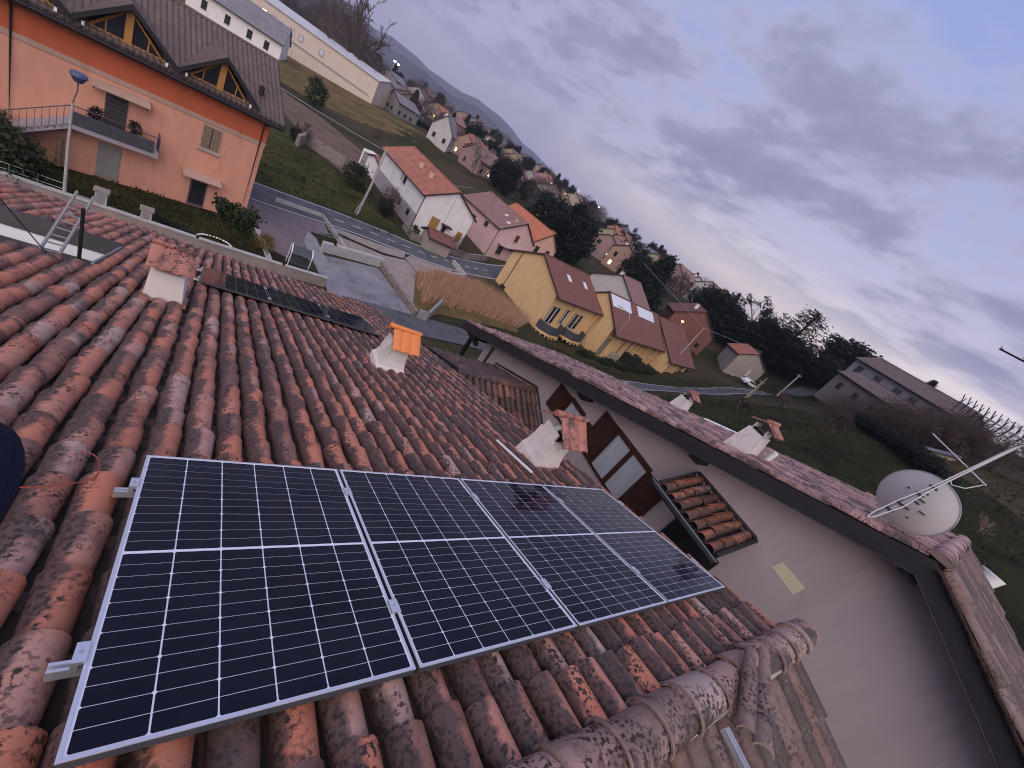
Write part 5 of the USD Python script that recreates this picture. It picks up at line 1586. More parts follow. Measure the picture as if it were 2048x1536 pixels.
wall_line('boundary_wall', [(-14, 30.5), (-1, 30.8), (4, 31.15), (7.0, 31.5)], .22, .75, M['concrete_w'], 'long low boundary wall of the yard just beyond our eave', cap=M['conc_light'])
wall_line('kerb_wall', [(3.5, 45.9), (7.85, 47.0), (9.65, 40.3)], .16, .35, M['conc_light'], 'pale kerb wall round the corner of the paved yard')
wall_line('court_wall', [(7.4, 38.6), (8.3, 38.9), (13.1, 40.3)], .45, .75, M['conc_light'], 'pale retaining wall at the far side of the grey court')
wall_line('court_wall', [(13.15, 40.2), (15.1, 31.9)], .22, .35, M['stone_w'], 'rough stone edging at the right side of the grey court')
wall_line('stub_wall', [(15.2, 31.6), (16.0, 31.5), (18.7, 35.6)], .25, .8, M['concrete'], 'angled stub of wall at the corner of the dry reeds')
wall_line('layby_wall', [(22.4, 45.2), (26.0, 47.2), (25.4, 51.0)], .3, .6, M['conc_light'], 'low pale wall round the far end of the lay-by')
wall_line('field_wall', [(5.9, 72.0), (7.2, 76.5), (9.4, 74.4), (12.4, 73.4)], .5, 1.5, M['stone_w'], 'old rough stone wall in the meadow')
for k in range(26):
    f_ = k / 25; x_, y_ = 13.15 + 1.95 * f_, 40.1 - 8.2 * f_
    b_ = trimesh.creation.icosphere(1, .17); v_ = b_.vertices * A([1, .9, .8]) * RND.uniform(.6, 1.2) + A([x_ + RND.uniform(-.1, .1), y_, .40])
    put('edge_stone', v_, b_.faces, M['stone_w'], '/World/court_wall_001', smooth=60)
fe = thing('mesh_fence', 'grey mesh fence panel between paved yard and gravel verge', 'fence', (7.9, 40.5, 0))
fa, fb = A([6.75, 41.6, 0]), A([9.3, 42.5, 0])
for t in np.linspace(0, 1, 12):
    q = fa + (fb - fa) * t; MB().tube([q, q + A([0, 0, 1.1])], .02, 4).put('post', M['mast'], fe)
for z_ in (.1, .4, .75, 1.1):
    MB().tube([fa + A([0, 0, z_]), fb + A([0, 0, z_])], .015, 4).put('rail', M['mast'], fe)
gt_ = thing('gate', 'thin grey gate frame standing open at the court ramp', 'gate', (7.3, 31.6, 0))
MB().tube([A([7.4, 31.4, 0]), A([7.4, 31.4, 1.3]), A([8.1, 33.3, 1.3]), A([8.1, 33.3, 0])], .035, 6).put('frame', M['mast'], gt_)
MB().tube([A([7.4, 31.4, .65]), A([8.1, 33.3, .65])], .025, 5).put('rail', M['mast'], gt_)
gr_ = thing('guard_rail', 'pale metal guard rail before the reeds', 'guard rail', (22.6, 44.6, 0))
MB().box((20.2, 43.7, .45), (4.9, 2.0, 0), (-.03, .06, 0), (0, 0, .3)).put('beam', M['alu'], gr_)
for k in range(4):
    MB().cbox((20.4 + k * 1.5, 43.85 + k * .61, 0), .1, .1, .5).put('post', M['mast'], gr_)
# reeds: thin dry blades by the thousand
g_ = np.random.default_rng(21)
n_ = 9000
from shapely.geometry import Polygon, Point
pg_ = Polygon([(17.3, 41.5), (21, 44.2), (28, 46.4), (32.6, 44.6), (35, 41.8), (31, 38), (24, 37.2), (18.8, 36.2), (16.6, 35)])
P = []
while len(P) < n_:
    x_, y_ = g_.uniform(15.5, 35.5), g_.uniform(34, 47)
    if pg_.contains(Point(x_, y_)): P.append((x_, y_))
P = A(P); zz = T(P[:, 0], P[:, 1]); P = np.column_stack([P, zz])
an = g_.uniform(0, np.pi, n_); d_ = np.column_stack([np.cos(an), np.sin(an), np.zeros(n_)]) * .035
hh = g_.uniform(.7, 1.7, (n_, 1)); tip = P + np.column_stack([g_.normal(0, .22, (n_, 2)), hh[:, 0]])
V = np.stack([P - d_, P + d_, tip], 1).reshape(-1, 3)
M['reed'] = plain('dry_reed', (.40, .24, .155), .9, .3, 1.2)
put('reeds', V, np.arange(3 * n_).reshape(n_, 3), M['reed'], kind='stuff', label='dry russet reeds growing beside the yellow gable', cat='reeds')
g_ = np.random.default_rng(31)
TF = []
for (x0_, x1_, y0_, y1_, n_) in ((-22, 3.5, 31.6, 37.5, 900), (-12, 17, 50.5, 70, 1800), (17, 66, -2, 26, 2600), (40, 84, 33, 39, 900)):
    for _ in range(n_):
        TF.append((g_.uniform(x0_, x1_), g_.uniform(y0_, y1_)))
TF = A(TF); k_ = len(TF); B_ = np.repeat(np.column_stack([TF, T(TF[:, 0], TF[:, 1]) + .02]), 4, 0) + g_.normal(0, .10, (4 * k_, 3)) * A([1, 1, 0])
an = g_.uniform(0, np.pi, 4 * k_); d_ = np.column_stack([np.cos(an), np.sin(an), np.zeros(4 * k_)]) * .05
tp_ = B_ + np.column_stack([g_.normal(0, .09, (4 * k_, 2)), g_.uniform(.10, .32, 4 * k_)])
M['tuft'] = grassy('grass_tufts', (.020, .024, .008), (.07, .062, .024), .5)
put('grass', np.stack([B_ - d_, B_ + d_, tp_], 1).reshape(-1, 3), np.arange(12 * k_).reshape(4 * k_, 3), M['tuft'], kind='stuff', label='short winter grass tufts on the lawns', cat='grass')
# tall utility pole by the meadow
up_ = thing('utility_pole', 'tall leaning concrete pole at the meadow edge by the white house', 'utility pole', (12.3, 53.2, 0))
MB().tube([A([12.3, 53.2, -.2]), A([12.55, 53.3, 4]), A([12.6, 53.3, 8.3])], [.15, .13, .10], 8).put('pole', M['pole_con'], up_, smooth=50)
MB().tube([A([11.9, 53.0, 0]), A([12.5, 53.25, 2.8])], .05, 6).put('brace', M['pole_con'], up_)

for k_, (dx_, dy_, dz_) in enumerate([(-30, 18, 1.0), (22, 24, -1.0)]):
    q0_ = A([12.6, 53.3, 8.1]); q1_ = q0_ + A([dx_, dy_, dz_])
    MB().tube([q0_ + (q1_ - q0_) * t - A([0, 0, 1.2 * math.sin(math.pi * t)]) for t in np.linspace(0, 1, 9)], .025, 4).put('overhead_wire', M['mast'], label='thin overhead wire running %s from the tall concrete pole' % ('left' if k_ == 0 else 'right'), cat='wire')
# ---- white house, garage, pink house, red roofed house
wh = House('white_house', 'white rendered house with red tiled roof and mauve plinth behind the road', 20.28, 57.06, 0, -8.3, 18.6, 8.4, 5.45, 7.75, M['white_render'], M['roof_red'], over=.5)
wh.slab('left', 0, 18.6, -.5, 2.35, .03, M['plinth_render'], 'plinth')
wh.slab('left', 2.4, 3.3, 1.1, 2.0, .06, M['glass_dark'], 'cellar_window'); wh.window('left', 7.2, 8.2, 3.9, 5.0, M['frame_dark']); wh.slab('left', 6.1, 6.9, 1.0, 2.0, .05, M['fascia'], 'vent')
wh.pipe('left', .12, 0, 5.4); wh.pipe('left', 8.9, 3.9, 5.4)
wh.slab('near', 2.1, 3.5, .9, 3.2, .06, M['ochre_shut'], 'shutter_window'); wh.slab('near', 4.3, 4.9, .2, 2.5, .05, M['fascia'], 'door'); wh.slab('near', 3.9, 5.4, 2.7, 2.9, .9, M['fascia'], 'door_canopy'); wh.slab('near', 6.9, 7.8, 1.2, 2.8, .06, M['ochre_shut'], 'shutter_window'); wh.slab('near', 4.15, 4.2, .2, 7.2, .03, M['grey_render'], 'joint')
wh.chimney(5.5, 2.2, .0, .5, M['peach_render']); wh.chimney(9.5, 2.2, .0, .5, M['peach_render'])
sh = House('garage', 'white garage with two grey doors and a low red roof behind the white house', 16.6, 79.6, 0, 75, 3.4, 4.6, 2.6, 3.3, M['white_render'], M['roof_red'], over=.3, cat='garage')
o_, e_, n_ = sh.side('near')
ga = thing('garage_block', 'pair of grey garage doors in a white frame at the left of the white house', 'garage', (16.6, 79, 0))
gv = A([.62, -.78, 0]); gn = A([-.78, -.62, 0])
MB().box(A([16.1, 82.6, 0]), -gn * 2.5, gv * 6.0, A([0, 0, 2.7])).put('wall', M['white_render'], ga)
for k in range(2):
    MB().box(A([16.1, 82.6, .2]) + gv * (.35 + 2.85 * k) + gn * .04, -gn * .03, gv * 2.4, A([0, 0, 2.2])).put('door', M['awning'], ga)
pk = House('pink_house', 'pink rendered house with mauve roof right of the white house', 36.37, 63.59, 0, -14.75, 12.3, 9.2, 5.36, 8.1, M['pink_render'], M['roof_mauve'], over=.4, ridge=5.0)
pk.window('left', 3.2, 4.2, 3.8, 4.7); pk.window('left', 6.9, 8.0, 2.6, 4.0); pk.window('near', 4.2, 5.2, 4.2, 5.6, M['ochre_shut']); pk.window('near', 1.6, 3.0, 1.0, 2.6, M['ochre_shut']); pk.pipe('left', .1, 0, 5.3); pk.slab('near', 1.2, 7.6, 2.95, 3.1, 1.2, M['conc_light'], 'balcony')
pk.onroof(0, 3.5, 4.1, 2.0, 2.6, .08, M['pv_pale'], 'skylight'); pk.onroof(0, 1.0, 1.7, 3.2, 3.8, .08, M['pv_pale'], 'skylight'); pk.chimney(1.2, 3.6, -.2, .45, M['peach_render'])
rh = House('red_roof_house', 'house with bright red hipped tiled roof behind the pink house', 46.3, 67.5, .6, -16, 12.5, 7.6, 5.2, 8.0, M['peach_render'], M['roof_orange'], over=.4)
rh.window('near', 1.2, 2.4, 3.2, 4.6); rh.window('near', 4.8, 6.0, 3.2, 4.6); rh.chimney(1.5, 5.4, .2, .7, M['roof_orange']); rh.slab('near', .3, 7, 2.6, 2.75, 1.3, M['conc_light'], 'balcony')
# garden walls and sheds before the white house
wall_line('garden_wall', [(19.2, 56.8), (19.6, 53.4), (24.5, 54.6), (30, 56.6), (35, 60.4)], .3, .9, M['stone_w'], 'stone garden wall before the white and pink houses')
lt_ = House('garden_shed', 'low brown roofed porch with white posts before the white gable', 20.9, 54.2, 0, 82, 3.6, 2.4, 1.9, 2.5, M['stone_render'], M['roof_dkred'], over=.4, cat='shed')
plant('bushbrown', (27.5, 56.2, 0), (3.6, 3.0, 3.0), 'russet bare shrub between the white and the pink house')
plant('bush', (19.9, 54.3, 0), (1.4, 1.4, 1.9), 'clipped green bush by the white house corner')
plant('bushbrown', (16.6, 58.6, 0), (4.0, 3.6, 3.9), 'dense grey brown thicket in front of the white side wall')
plant('bushdark', (16.4, 58.0, 0), (2.2, 2.2, 2.8), 'dark bush inside the thicket by the tall pole')
plant('bare2', (17.2, 59.6, 0), (4.4, 4.4, 6.2), 'bare shrubby tree against the white side wall')
plant('bush', (12.9, 64.4, -.1), (3.4, 3.4, 3.9), 'round dark green bush at the end of the meadow')
plant('column', (10.0, 114.6, 0), (7.2, 7.2, 5.8), 'clipped dark conifer standing alone in the dry field')
plant('bare1', (6.2, 75.0, 0), (3.4, 3.4, 4.4), 'small bare tree by the stone wall in the meadow')
plant('bushdark', (5.6, 74.6, 0), (1.4, 1.4, 2.0), 'dark stump like bush by the stone wall')
for i, (x_, y_, w_, h_) in enumerate([(24.8, 118, 3.2, 2.6), (29.5, 113, 3.0, 1.8), (33.5, 110, 3.4, 2.0), (37.5, 108.5, 3.0, 2.2)]):
    plant('bushbrown', (x_, y_, T1(x_, y_) - .2), (w_, w_, h_), 'dark scrubby bush in the rough strip behind the garage', 'scrub bushes behind the garage')

# ---- yellow terrace
ya = House('yellow_house', 'yellow gabled house with dark red roof, two skylights and black balconies', 33.81, 52.62, 0, 78, 11.4, 11.45, 5.2, 7.86, M['yellow_render'], M['roof_dkred'], over=.9, found=3.5, verge=.35)
ya.pipe('near', 2.0, -.5, 6.3); ya.slab('near', 1.7, 2.6, -.6, .4, .25, M['fascia'], 'low_canopy')
ya.onroof(1, 4.4, 5.2, 2.1, 3.3, .08, M['pv_pale'], 'skylight'); ya.onroof(1, 8.8, 9.6, 2.1, 3.3, .08, M['pv_pale'], 'skylight')
o_, e_, n_ = ya.side('right')
for a_, b_, z0_, z1_ in ((.7, 2.6, .7, 3.3), (3.9, 5.4, 1.2, 3.5), (6.3, 8.6, .9, 3.3), (5.4, 8.2, -2.4, -.6)):
    ya.window('right', a_, b_, z0_, z1_, M['frame_dark'], M['glass_dark'], bars=2)
    for k in range(2):
        ya.slab('right', a_ + .12 + k * (b_ - a_) / 2, a_ + .32 + k * (b_ - a_) / 2, z0_ + .1, z1_ - .1, .056, M['frame_white'], 'curtain')
for a_, b_ in ((-.1, 4.9), (5.5, 10.9)):
    m = MB(); c = [o_ + e_ * a_, o_ + e_ * (a_ + .1) + n_ * 1.0, o_ + e_ * (a_ + 1.4) + n_ * 1.9, o_ + e_ * (b_ - 1.4) + n_ * 1.9, o_ + e_ * (b_ - .1) + n_ * 1.0, o_ + e_ * b_]
    bl = MB().poly([q + A([0, 0, -.55]) for q in c], (0, 0, .35)).put('balcony', M['yellow_render'], ya.t)
    for p_, q_ in zip(c[:-1], c[1:]):
        d_ = q_ - p_; MB().box(p_ + A([0, 0, -.2]), d_, np.cross(d_ / np.linalg.norm(d_), [0, 0, 1.]) * -.05, A([0, 0, 1.25])).put('railing', M['rail_dark'], bl)
        L_ = np.linalg.norm(d_)
        for k in range(max(1, int(L_ / .7))):
            f_ = (k + .5) / max(1, int(L_ / .7)); w_ = p_ + d_ * f_ + A([0, 0, -.86]); MB().cbox(w_, .16, .16, .3).put('corbel', M['yellow_render'], bl)
    MB().cbox((c[0] + c[-1]) / 2 + n_ * 1.2 + A([0, 0, -3.2]), .3, .3, 2.65).put('pillar', M['yellow_render'], bl)
ya.slab('right', 5.05, 5.35, -2.8, 5.0, .5, M['yellow_render'], 'fin_wall'); ya.slab('right', 11.0, 11.3, -2.8, 5.0, .5, M['yellow_render'], 'fin_wall')
B0 = A([33.81, 52.62, 0]) + ya.e1 * 12.0 + ya.e2 * 5.9
yb = House('yellow_house', 'second yellow house of the terrace, with two pale collector fields on its dark red roof', B0[0], B0[1], -.4, 78, 19.2, 9.1, 5.2, 8.45, M['yellow_render'], M['roof_dkred'], over=1.4, found=3.5, verge=.3, ridge=4.6)
yb.onroof(1, .5, 7.0, .25, 2.3, .10, M['pv_pale'], 'solar_collector'); yb.onroof(1, 9.8, 16.4, .25, 2.2, .10, M['pv_pale'], 'solar_collector')
yb.pipe('right', 6.1, 0, 5.0)
for a_, b_, z0_, z1_ in ((.4, 1.8, 0, 3.0), (7.2, 8.8, .8, 3.4), (11.2, 12.6, 2.2, 3.6), (14.6, 16.2, .2, 3.0)):
    yb.window('right', a_, b_, z0_, z1_, M['frame_dark'], M['awning'], bars=1)
for a_ in (2.4, 6.3, 10.2, 14.0, 18.0):
    yb.slab('right', a_, a_ + .28, -1.6, 4.7, .8, M['yellow_render'], 'fin_wall')
yb.slab('right', 8.6, 13.4, -.6, 1.6, 1.5, M['fascia'], 'dark_awning')
yb.slab('right', 2.7, 6.2, .0, .9, .9, M['stone_render'], 'balcony')
yc = House('yellow_house', 'lower end house of the yellow terrace, its dark red roof reaching furthest right', *(A([33.81, 52.62]) + ya.e1[:2] * 31.5 + ya.e2[:2] * 6.4), -.4, 78, 13.2, 11.6, 3.9, 8.4, M['yellow_render'], M['roof_dkred'], over=.8, found=3.5, verge=.3, ridge=4.4)
for a_ in (.4, 5.0, 9.4, 12.4):
    yc.slab('right', a_, a_ + .5, -1.2, 3.6, .45, M['yellow_render'], 'fin_wall')
for a_ in (1.4, 6.2, 8.4, 10.6):
    yc.window('right', a_, a_ + 1.0, .4, 2.8, M['frame_dark'], M['awning'])
yc.slab('right', 1.0, 4.8, .2, .7, 1.6, M['conc_light'], 'porch_slab')
# hedge and lamp before the terrace
for i, (x_, y_, w_) in enumerate([(46.2, 39.2, 5), (50, 38.2, 5), (54.5, 38.2, 5), (59.5, 39.5, 6), (64, 40.5, 6)]):
    plant('bush', (x_, y_, T1(x_, y_) - .3), (w_, 1.8, 1.5), 'dark low hedge before the yellow terrace', 'hedge bushes before the yellow terrace', rot=10)


def swan_lamp(x, y, z0, z1, label, on=(-1.1, .9)):
    t = thing('street_lamp', label, 'street lamp', (x, y, z0))
    MB().tube([A([x, y, z0 - .3]), A([x, y, z0 + (z1 - z0) * .6]), A([x, y, z1 - .6]), A([x + on[0] * .35, y + on[1] * .35, z1]), A([x + on[0], y + on[1], z1 + .05])], [.10, .08, .06, .05, .045], 8).put('pole', M['mast'], t, smooth=60)
    MB().cbox((x + on[0] * 1.25, y + on[1] * 1.25, z1 - .06), .7, .28, .14, math.atan2(on[1], on[0])).put('lamp_head', M['pole_con'], t)


swan_lamp(40.6, 32.7, .6, 9.0, 'curved grey street lamp standing before the second yellow house')


def pole(x, y, z0, z1, label, mt='pole_con', lean=(0, 0), cat='utility pole', arm=True):
    t = thing('utility_pole', label, cat, (x, y, z0))
    top = A([x + lean[0], y + lean[1], z1])
    MB().tube([A([x, y, z0 - .4]), top], [.12, .08], 7).put('pole', M[mt], t, smooth=60)
    if arm:
        MB().tube([top + A([-.5, .2, -.2]), top + A([.5, -.2, -.2])], .04, 5).put('crossarm', M[mt], t)
    return top


ptop = pole(73.0, 43.5, 5.2, 11.1, 'pale straight pole against the dark evergreen behind the terrace end', arm=False)
pole(59.6, 23.4, 6.4, 11.4, 'pale short pole above the climbing road')
pole(54.1, 20.9, 8.2, 12.3, 'brown wooden pole leaning beside the climbing road', 'wood_grey', (.25, .4), arm=False)
pole(70.8, 24.7, 10.6, 14.6, 'thin pale pole in front of the grey farm')
wr = MB(); wr.tube([ptop, ptop + A([12, -6, 2.5])], .02, 4); wr.tube([ptop, ptop + A([-16, 8, 3])], .02, 4); wr.put('wires', M['mast'], label='thin overhead wires leaving the pale pole', cat='wire')

# ---- stone house, car, farm, right slope
sth = House('stone_house', 'small beige stone house with hipped red roof among dark trees', 97.5, 46.5, 3.6, 37, 7.5, 7.6, 6.6, 8.9, M['stone_render'], M['roof_red'], over=.5, ridge=3.4)
sth.window('near', 4.6, 5.0, 3.2, 5.0, M['frame_white'], M['frame_white'], bars=0); sth.window('near', 2.2, 3.0, .6, 1.8, M['frame_white'], M['frame_white'], bars=0)
sth.slab('near', .9, 1.1, 1.0, 6.4, .12, M['pole_con'], 'pilaster')
cr_ = thing('parked_car', 'small white car parked at the right corner of the stone house', 'car', (98.5, 40.5, 5.6))
cz = T1(98.5, 40.5) + .1
cv_ = lambda x, y, z: A([98.5 + x * .92 - y * .39, 40.5 - x * .39 - y * .92, cz + z])
prof = [(-2, .35), (-2, .8), (-1.3, .9), (-.8, 1.4), (.6, 1.4), (1.2, .92), (2, .78), (2, .35)]
MB().poly([cv_(a, -.8, b) for a, b in prof], cv_(0, .8, 0) - cv_(0, -.8, 0)).put('body', M['white_p'], cr_)
MB().poly([cv_(a, -.815, b) for a, b in [(-1.1, .95), (-.75, 1.33), (.55, 1.33), (1.0, .95)]], cv_(0, .815, 0) - cv_(0, -.815, 0)).put('window', M['glass_dark'], cr_)
for a in (-1.25, 1.25):
    for b in (-.83, .66):
        c = cv_(a, b, .33); dv = (cv_(0, 1, 0) - cv_(0, 0, 0)) * .17; MB().tube([c, c + dv], .32, 12).put('wheel', M['black'], cr_, smooth=40)
gf = House('farmhouse', 'lower grey farm wing with a long dark eave on the right slope', 98.4, 24.4, 14.4, -158, 14, 8, 4.4, 6.2, M['farm_grey'], M['roof_brown'], over=.5)
for a_ in (1.5, 5.0, 8.5, 12):
    gf.window('right', a_, a_ + 1.0, 1.6, 3.0)
gf2 = House('farmhouse', 'upper pale farmhouse with dark windows and a brown roof on the right slope', 108.0, 27.0, 16.0, -158, 19, 8, 7.0, 9.2, M['farm_pale'], M['roof_brown'], over=.6)
for a_ in (1.2, 5.2, 9.4, 12.4, 15.6):
    gf2.window('right', a_, a_ + 1.4, 4.4, 6.0); gf2.window('right', a_, a_ + 1.2, 1.4, 2.8)
gs = House('shed', 'pale gabled shed behind the dark hedge', 57.5, 6.3, 14.0, 75, 4, 3.2, 2.3, 3.2, M['cream_render'], M['roof_grey'], over=.3, cat='shed')
gl = House('long_building', 'long grey building at the right edge with one lamp lit', 70, -3.5, 17.0, 100, 16, 9, 4.2, 6.2, M['grey_render'], M['roof_grey'], over=.6)
gl2 = House('outbuilding', 'dark open sided outbuilding behind the satellite dish', 52, -1.5, 15.0, 100, 12, 6, 2.6, 4.4, M['fascia'], M['roof_grey'], over=.6, cat='shed')
gr3 = House('gable_house', 'small brown roofed house under the aerials at the right edge', 88, 1.0, 20.0, 80, 9, 8, 5.6, 8.3, M['grey_render'], M['roof_mauve'], over=.5)
plant('fruit', (43.8, 10.2, T1(43.8, 10.2) - .1), (4.6, 4.6, 4.4), 'old bent bare fruit tree on the lawn')
plant('fruit', (45.6, 17.6, T1(45.6, 17.6) - .1), (4.6, 4.6, 3.6), 'low spreading bare tree at the lawn edge by the road')
plant('bare2', (60.0, 19.6, T1(60, 19.6) - .1), (5.0, 5.0, 4.4), 'bare tree by the brown wooden pole')
plant('barepale', (35.0, -.3, T1(35, -.3) - .2), (1.8, 1.8, 2.0), 'small pale stemmed bare tree beside the dish')
for i in range(16):
    f_ = i / 15; x_, y_ = 57.0 - 15 * f_, 11.8 - 8.4 * f_
    plant('bushdark', (x_, y_, T1(x_, y_) - .25), (2.4, 1.9, 1.9), 'clipped dark hedge running along the upper edge of the lawn', 'bushes of the long lawn hedge')
for i in range(46):
    x_ = 62 + RND.uniform(0, 42); y_ = 2 + RND.uniform(0, 15) + (x_ - 62) * .08
    h_ = RND.uniform(3, 6)
    plant(RND.choice(['bushbrown', 'bare1', 'bushbrown', 'bushbrown']), (x_, y_, T1(x_, y_) - .3), (h_ * 1.1, h_ * 1.1, h_), 'leafless grey brown scrub covering the right slope', 'leafless scrub on the right slope')
wb = thing('white_tub', 'white tub standing in the garden beyond the roof edge', 'tub', (19.6, -1.2, 12.9))
zt = 13.9
MB().tube([A([19.6, -1.2, T1(19.6, -1.2)]), A([19.6, -1.2, zt - .25])], .05, 6).put('stand', M['mast'], wb)
MB().tube([A([19.6, -1.2, zt - .3]), A([19.62, -1.2, zt + .15])], [.24, .30], 14).put('tub', M['white_p'], wb, smooth=40)

# ---- big trees
BT = [('round1', 64.1, 162.8, 18.3, 8.3, 'dark evergreen tree behind the red roofs under the mountain'), ('cone1', 82.2, 148.8, 11.7, 6.0, 'small dark cone tree among the lit town houses'), ('round2', 81.6, 125.9, 13.8, 6.0, 'dark evergreen beside the grey town house'),
      ('round1', 56.6, 82.4, 14.9, 9.5, 'left tree of the dark evergreen group above the pink house'), ('cone2', 60.5, 79.7, 16.1, 9.0, 'pointed middle tree of the dark evergreen group'), ('round2', 62.8, 77.6, 15.8, 9.0, 'right tree of the dark evergreen group'),
      ('cone1', 125.9, 142.3, 15.9, 5.0, 'far small evergreen on the skyline by the long house'), ('round1', 121.6, 125.8, 15.8, 8.0, 'far round evergreen on the skyline by the pale roof'), ('sparse', 86.1, 83.5, 18.3, 8.5, 'feathery open tree on the skyline above the solar collectors'),
      ('round2', 78.1, 70.2, 15.6, 7.0, 'dark round evergreen behind the second yellow roof'), ('cone2', 81.1, 66.7, 18.3, 8.4, 'dark conifer with a pointed crown behind the second yellow roof'), ('round1', 109.8, 65.8, 20.4, 15.0, 'big dark evergreen behind the end of the yellow terrace'),
      ('sparse', 117.9, 59.4, 24.1, 11.0, 'ragged open pine against the pale sky'), ('cedar', 112.6, 46.9, 28.1, 17.5, 'large spreading cedar above the small stone house'), ('round1', 124.5, 37.4, 28.0, 14.5, 'smooth round topped tree on the right skyline'),
      ('round2', 114.7, 52.2, 20.1, 11.8, 'dark evergreen at the foot of the cedar'), ('round1', 114.0, 43.5, 20.6, 12.5, 'dark evergreen right of the cedar'), ('round2', 111.8, 58.1, 17.8, 12.2, 'dark evergreen behind the ragged pine'), ('cone1', 115.9, 21.9, 27.9, 4.4, 'slim dark tree behind the farm roof'),
      ('round2', 106.4, 63.8, 12.6, 9.5, 'lower dark evergreen by the terrace end'), ('round1', 117.7, 50.3, 21.7, 11, 'tall dark evergreen just left of the cedar'), ('round2', 114.5, 36.0, 21.5, 10, 'dark evergreen below the round topped tree')]
for k, x_, y_, zt_, w_, lb in BT:
    tree_at(k, x_, y_, zt_, w_, lb, wfac=.62 if k != 'cedar' else .95)
plant('bare1', (24.1, 188.5, .6), (30, 30, 40), 'tall bare tree by the long beige building')
plant('barepale', (52.9, 124.2, 5.5), (20, 20, 15), 'pale branched bare tree before the red roofs')
for i, (x_, y_, zt_, w_) in enumerate([(31, 196, 24, 16), (20, 205, 27, 18), (38, 190, 17, 12)]):
    tree_at('bare2', x_, y_, zt_, w_, 'bare brown tree behind the long beige building', 'bare trees behind the long beige building', wfac=.9)

# ---- town
TOWN = []


def town(name, label, x, y, th, L, W, he, hr, wall, roof, wins=True, z=None, group=None, lit=0, chim=True, cat='house'):
    z = T1(x, y) if z is None else z
    h = House(name, label, x, y, z, th, L, W, he, hr, M[wall], M[roof], over=.5, period=.9, found=3, group=group, cat=cat)
    if wins:
        for sd_, ln_ in (('near', W), ('left', L), ('right', L)):
            n_ = max(1, int(ln_ / 3.2))
            for lv in range(max(1, int(he / 2.7))):
                for k in range(n_):
                    c = (k + .5) * ln_ / n_
                    p_ = M['lit'] if lit and (k + lv) % 3 == 0 and sd_ == 'near' else M['glass_dark']
                    h.window(sd_, c - .5, c + .5, 1.0 + lv * 2.7, 2.4 + lv * 2.7, M['frame_dark'], p_, bars=0)
    if chim:
        h.chimney(L * .3, W * .35, .3, .7)
    return h


town('town_house', 'white house with a dark steep roof at the town edge', 43.0, 143.7, 30, 8, 7, 4.5, 8.5, 'town_white', 'roof_grey')
town('town_house', 'upper house of the red tiled cluster behind the pale bare tree', 56.5, 158, 60, 14, 9, 5, 8.5, 'town_peach', 'roof_red', lit=1)
town('town_house', 'middle house of the red tiled cluster behind the pale bare tree', 57, 148, 50, 12, 9, 4.5, 7.5, 'town_pink', 'roof_red')
town('town_house', 'lower house of the red tiled cluster behind the pale bare tree', 53, 138, 65, 13, 9, 4.5, 7.5, 'town_pink', 'roof_mauve')
town('town_house', 'brick red town house with a blank side wall', 64, 134, 40, 8, 8, 5.5, 7.5, 'brick_render', 'roof_mauve')
town('town_house', 'cream yellow town house with a row of windows', 96, 206, 50, 14, 9, 7, 9.5, 'town_cream', 'roof_mauve', lit=1)
town('town_house', 'pale cream house right of the cream yellow one', 103, 200, 48, 10, 8, 6, 8.5, 'town_cream', 'roof_red')
town('town_house', 'small white house below the cream town houses', 85, 168, 42, 9, 7, 5, 7, 'town_white', 'roof_mauve')
town('town_house', 'peach house warmly lit by a lamp in the town', 106, 184, 45, 12, 9, 6.5, 9, 'town_peach', 'roof_red', lit=1)
town('town_house', 'broad grey house in the middle of the town', 83, 140, 40, 14, 12, 6, 9, 'town_grey', 'roof_mauve')
town('town_house', 'pale end house with one lit window beside the grey one', 91, 137, 38, 10, 7, 6, 8.5, 'town_cream', 'roof_red', lit=1)
town('town_house', 'tall yellow lit house above the evergreen group', 108, 156, 50, 8, 7, 8, 10, 'town_cream', 'roof_mauve', lit=1)
town('town_house', 'white balconied house with red roof before the evergreen group', 60.5, 94, 35, 10, 8, 5, 7.8, 'town_cream', 'roof_red')
town('town_house', 'long town house with a lit end wall near the skyline', 119, 138, 70, 20, 9, 5.5, 8.5, 'town_peach', 'roof_red', lit=1)
town('town_house', 'mauve house with a round chimney behind the yellow roof', 86, 100, 60, 10, 9, 5.5, 8, 'town_pink', 'roof_mauve')
town('town_house', 'lit pink house with dark windows behind the yellow roof', 87, 92, 50, 9, 8, 6, 8.5, 'town_peach', 'roof_mauve', lit=1)
town('greenhouse', 'long pale roofed shed in the town', 113, 116, 65, 22, 8, 3.2, 5, 'town_white', 'roof_pale', wins=False, chim=False, cat='shed')
town('town_house', 'large white gabled house with brown roof just behind the yellow houses', 59, 62.5, 65, 13, 11, 4.4, 7.6, 'town_white', 'roof_mauve', z=2.4)
town('town_house', 'dark red roofed house with a pale window behind the collectors', 84, 58.5, 40, 10, 11, 5.2, 9.0, 'roof_dkred', 'roof_dkred', z=4.2)
for i, (x_, y_) in enumerate([(160, 119), (155, 109), (150, 99), (138, 98), (148, 122)]):
    town('town_house', ['pale block furthest up the skyline right of the conifers', 'grey house below the pale skyline block', 'brick coloured house at the right end of the skyline group', 'white walled house at the front of the skyline group', 'mauve house at the left of the skyline group'][i], x_, y_, 40 + 12 * i, 12, 10, 7, 10, ['town_white', 'town_grey', 'brick_render', 'town_white', 'town_pink'][i], ['roof_grey', 'roof_mauve', 'roof_red', 'roof_mauve', 'roof_mauve'][i])
ind = House('industrial_hall', 'long beige industrial hall with a white roof edge', -9, 219, -1, 117, 56, 22, 11.0, 12.5, M['beige_render'], M['roof_pale'], over=.4, period=1.2, cat='hall', fascia='chim_white')
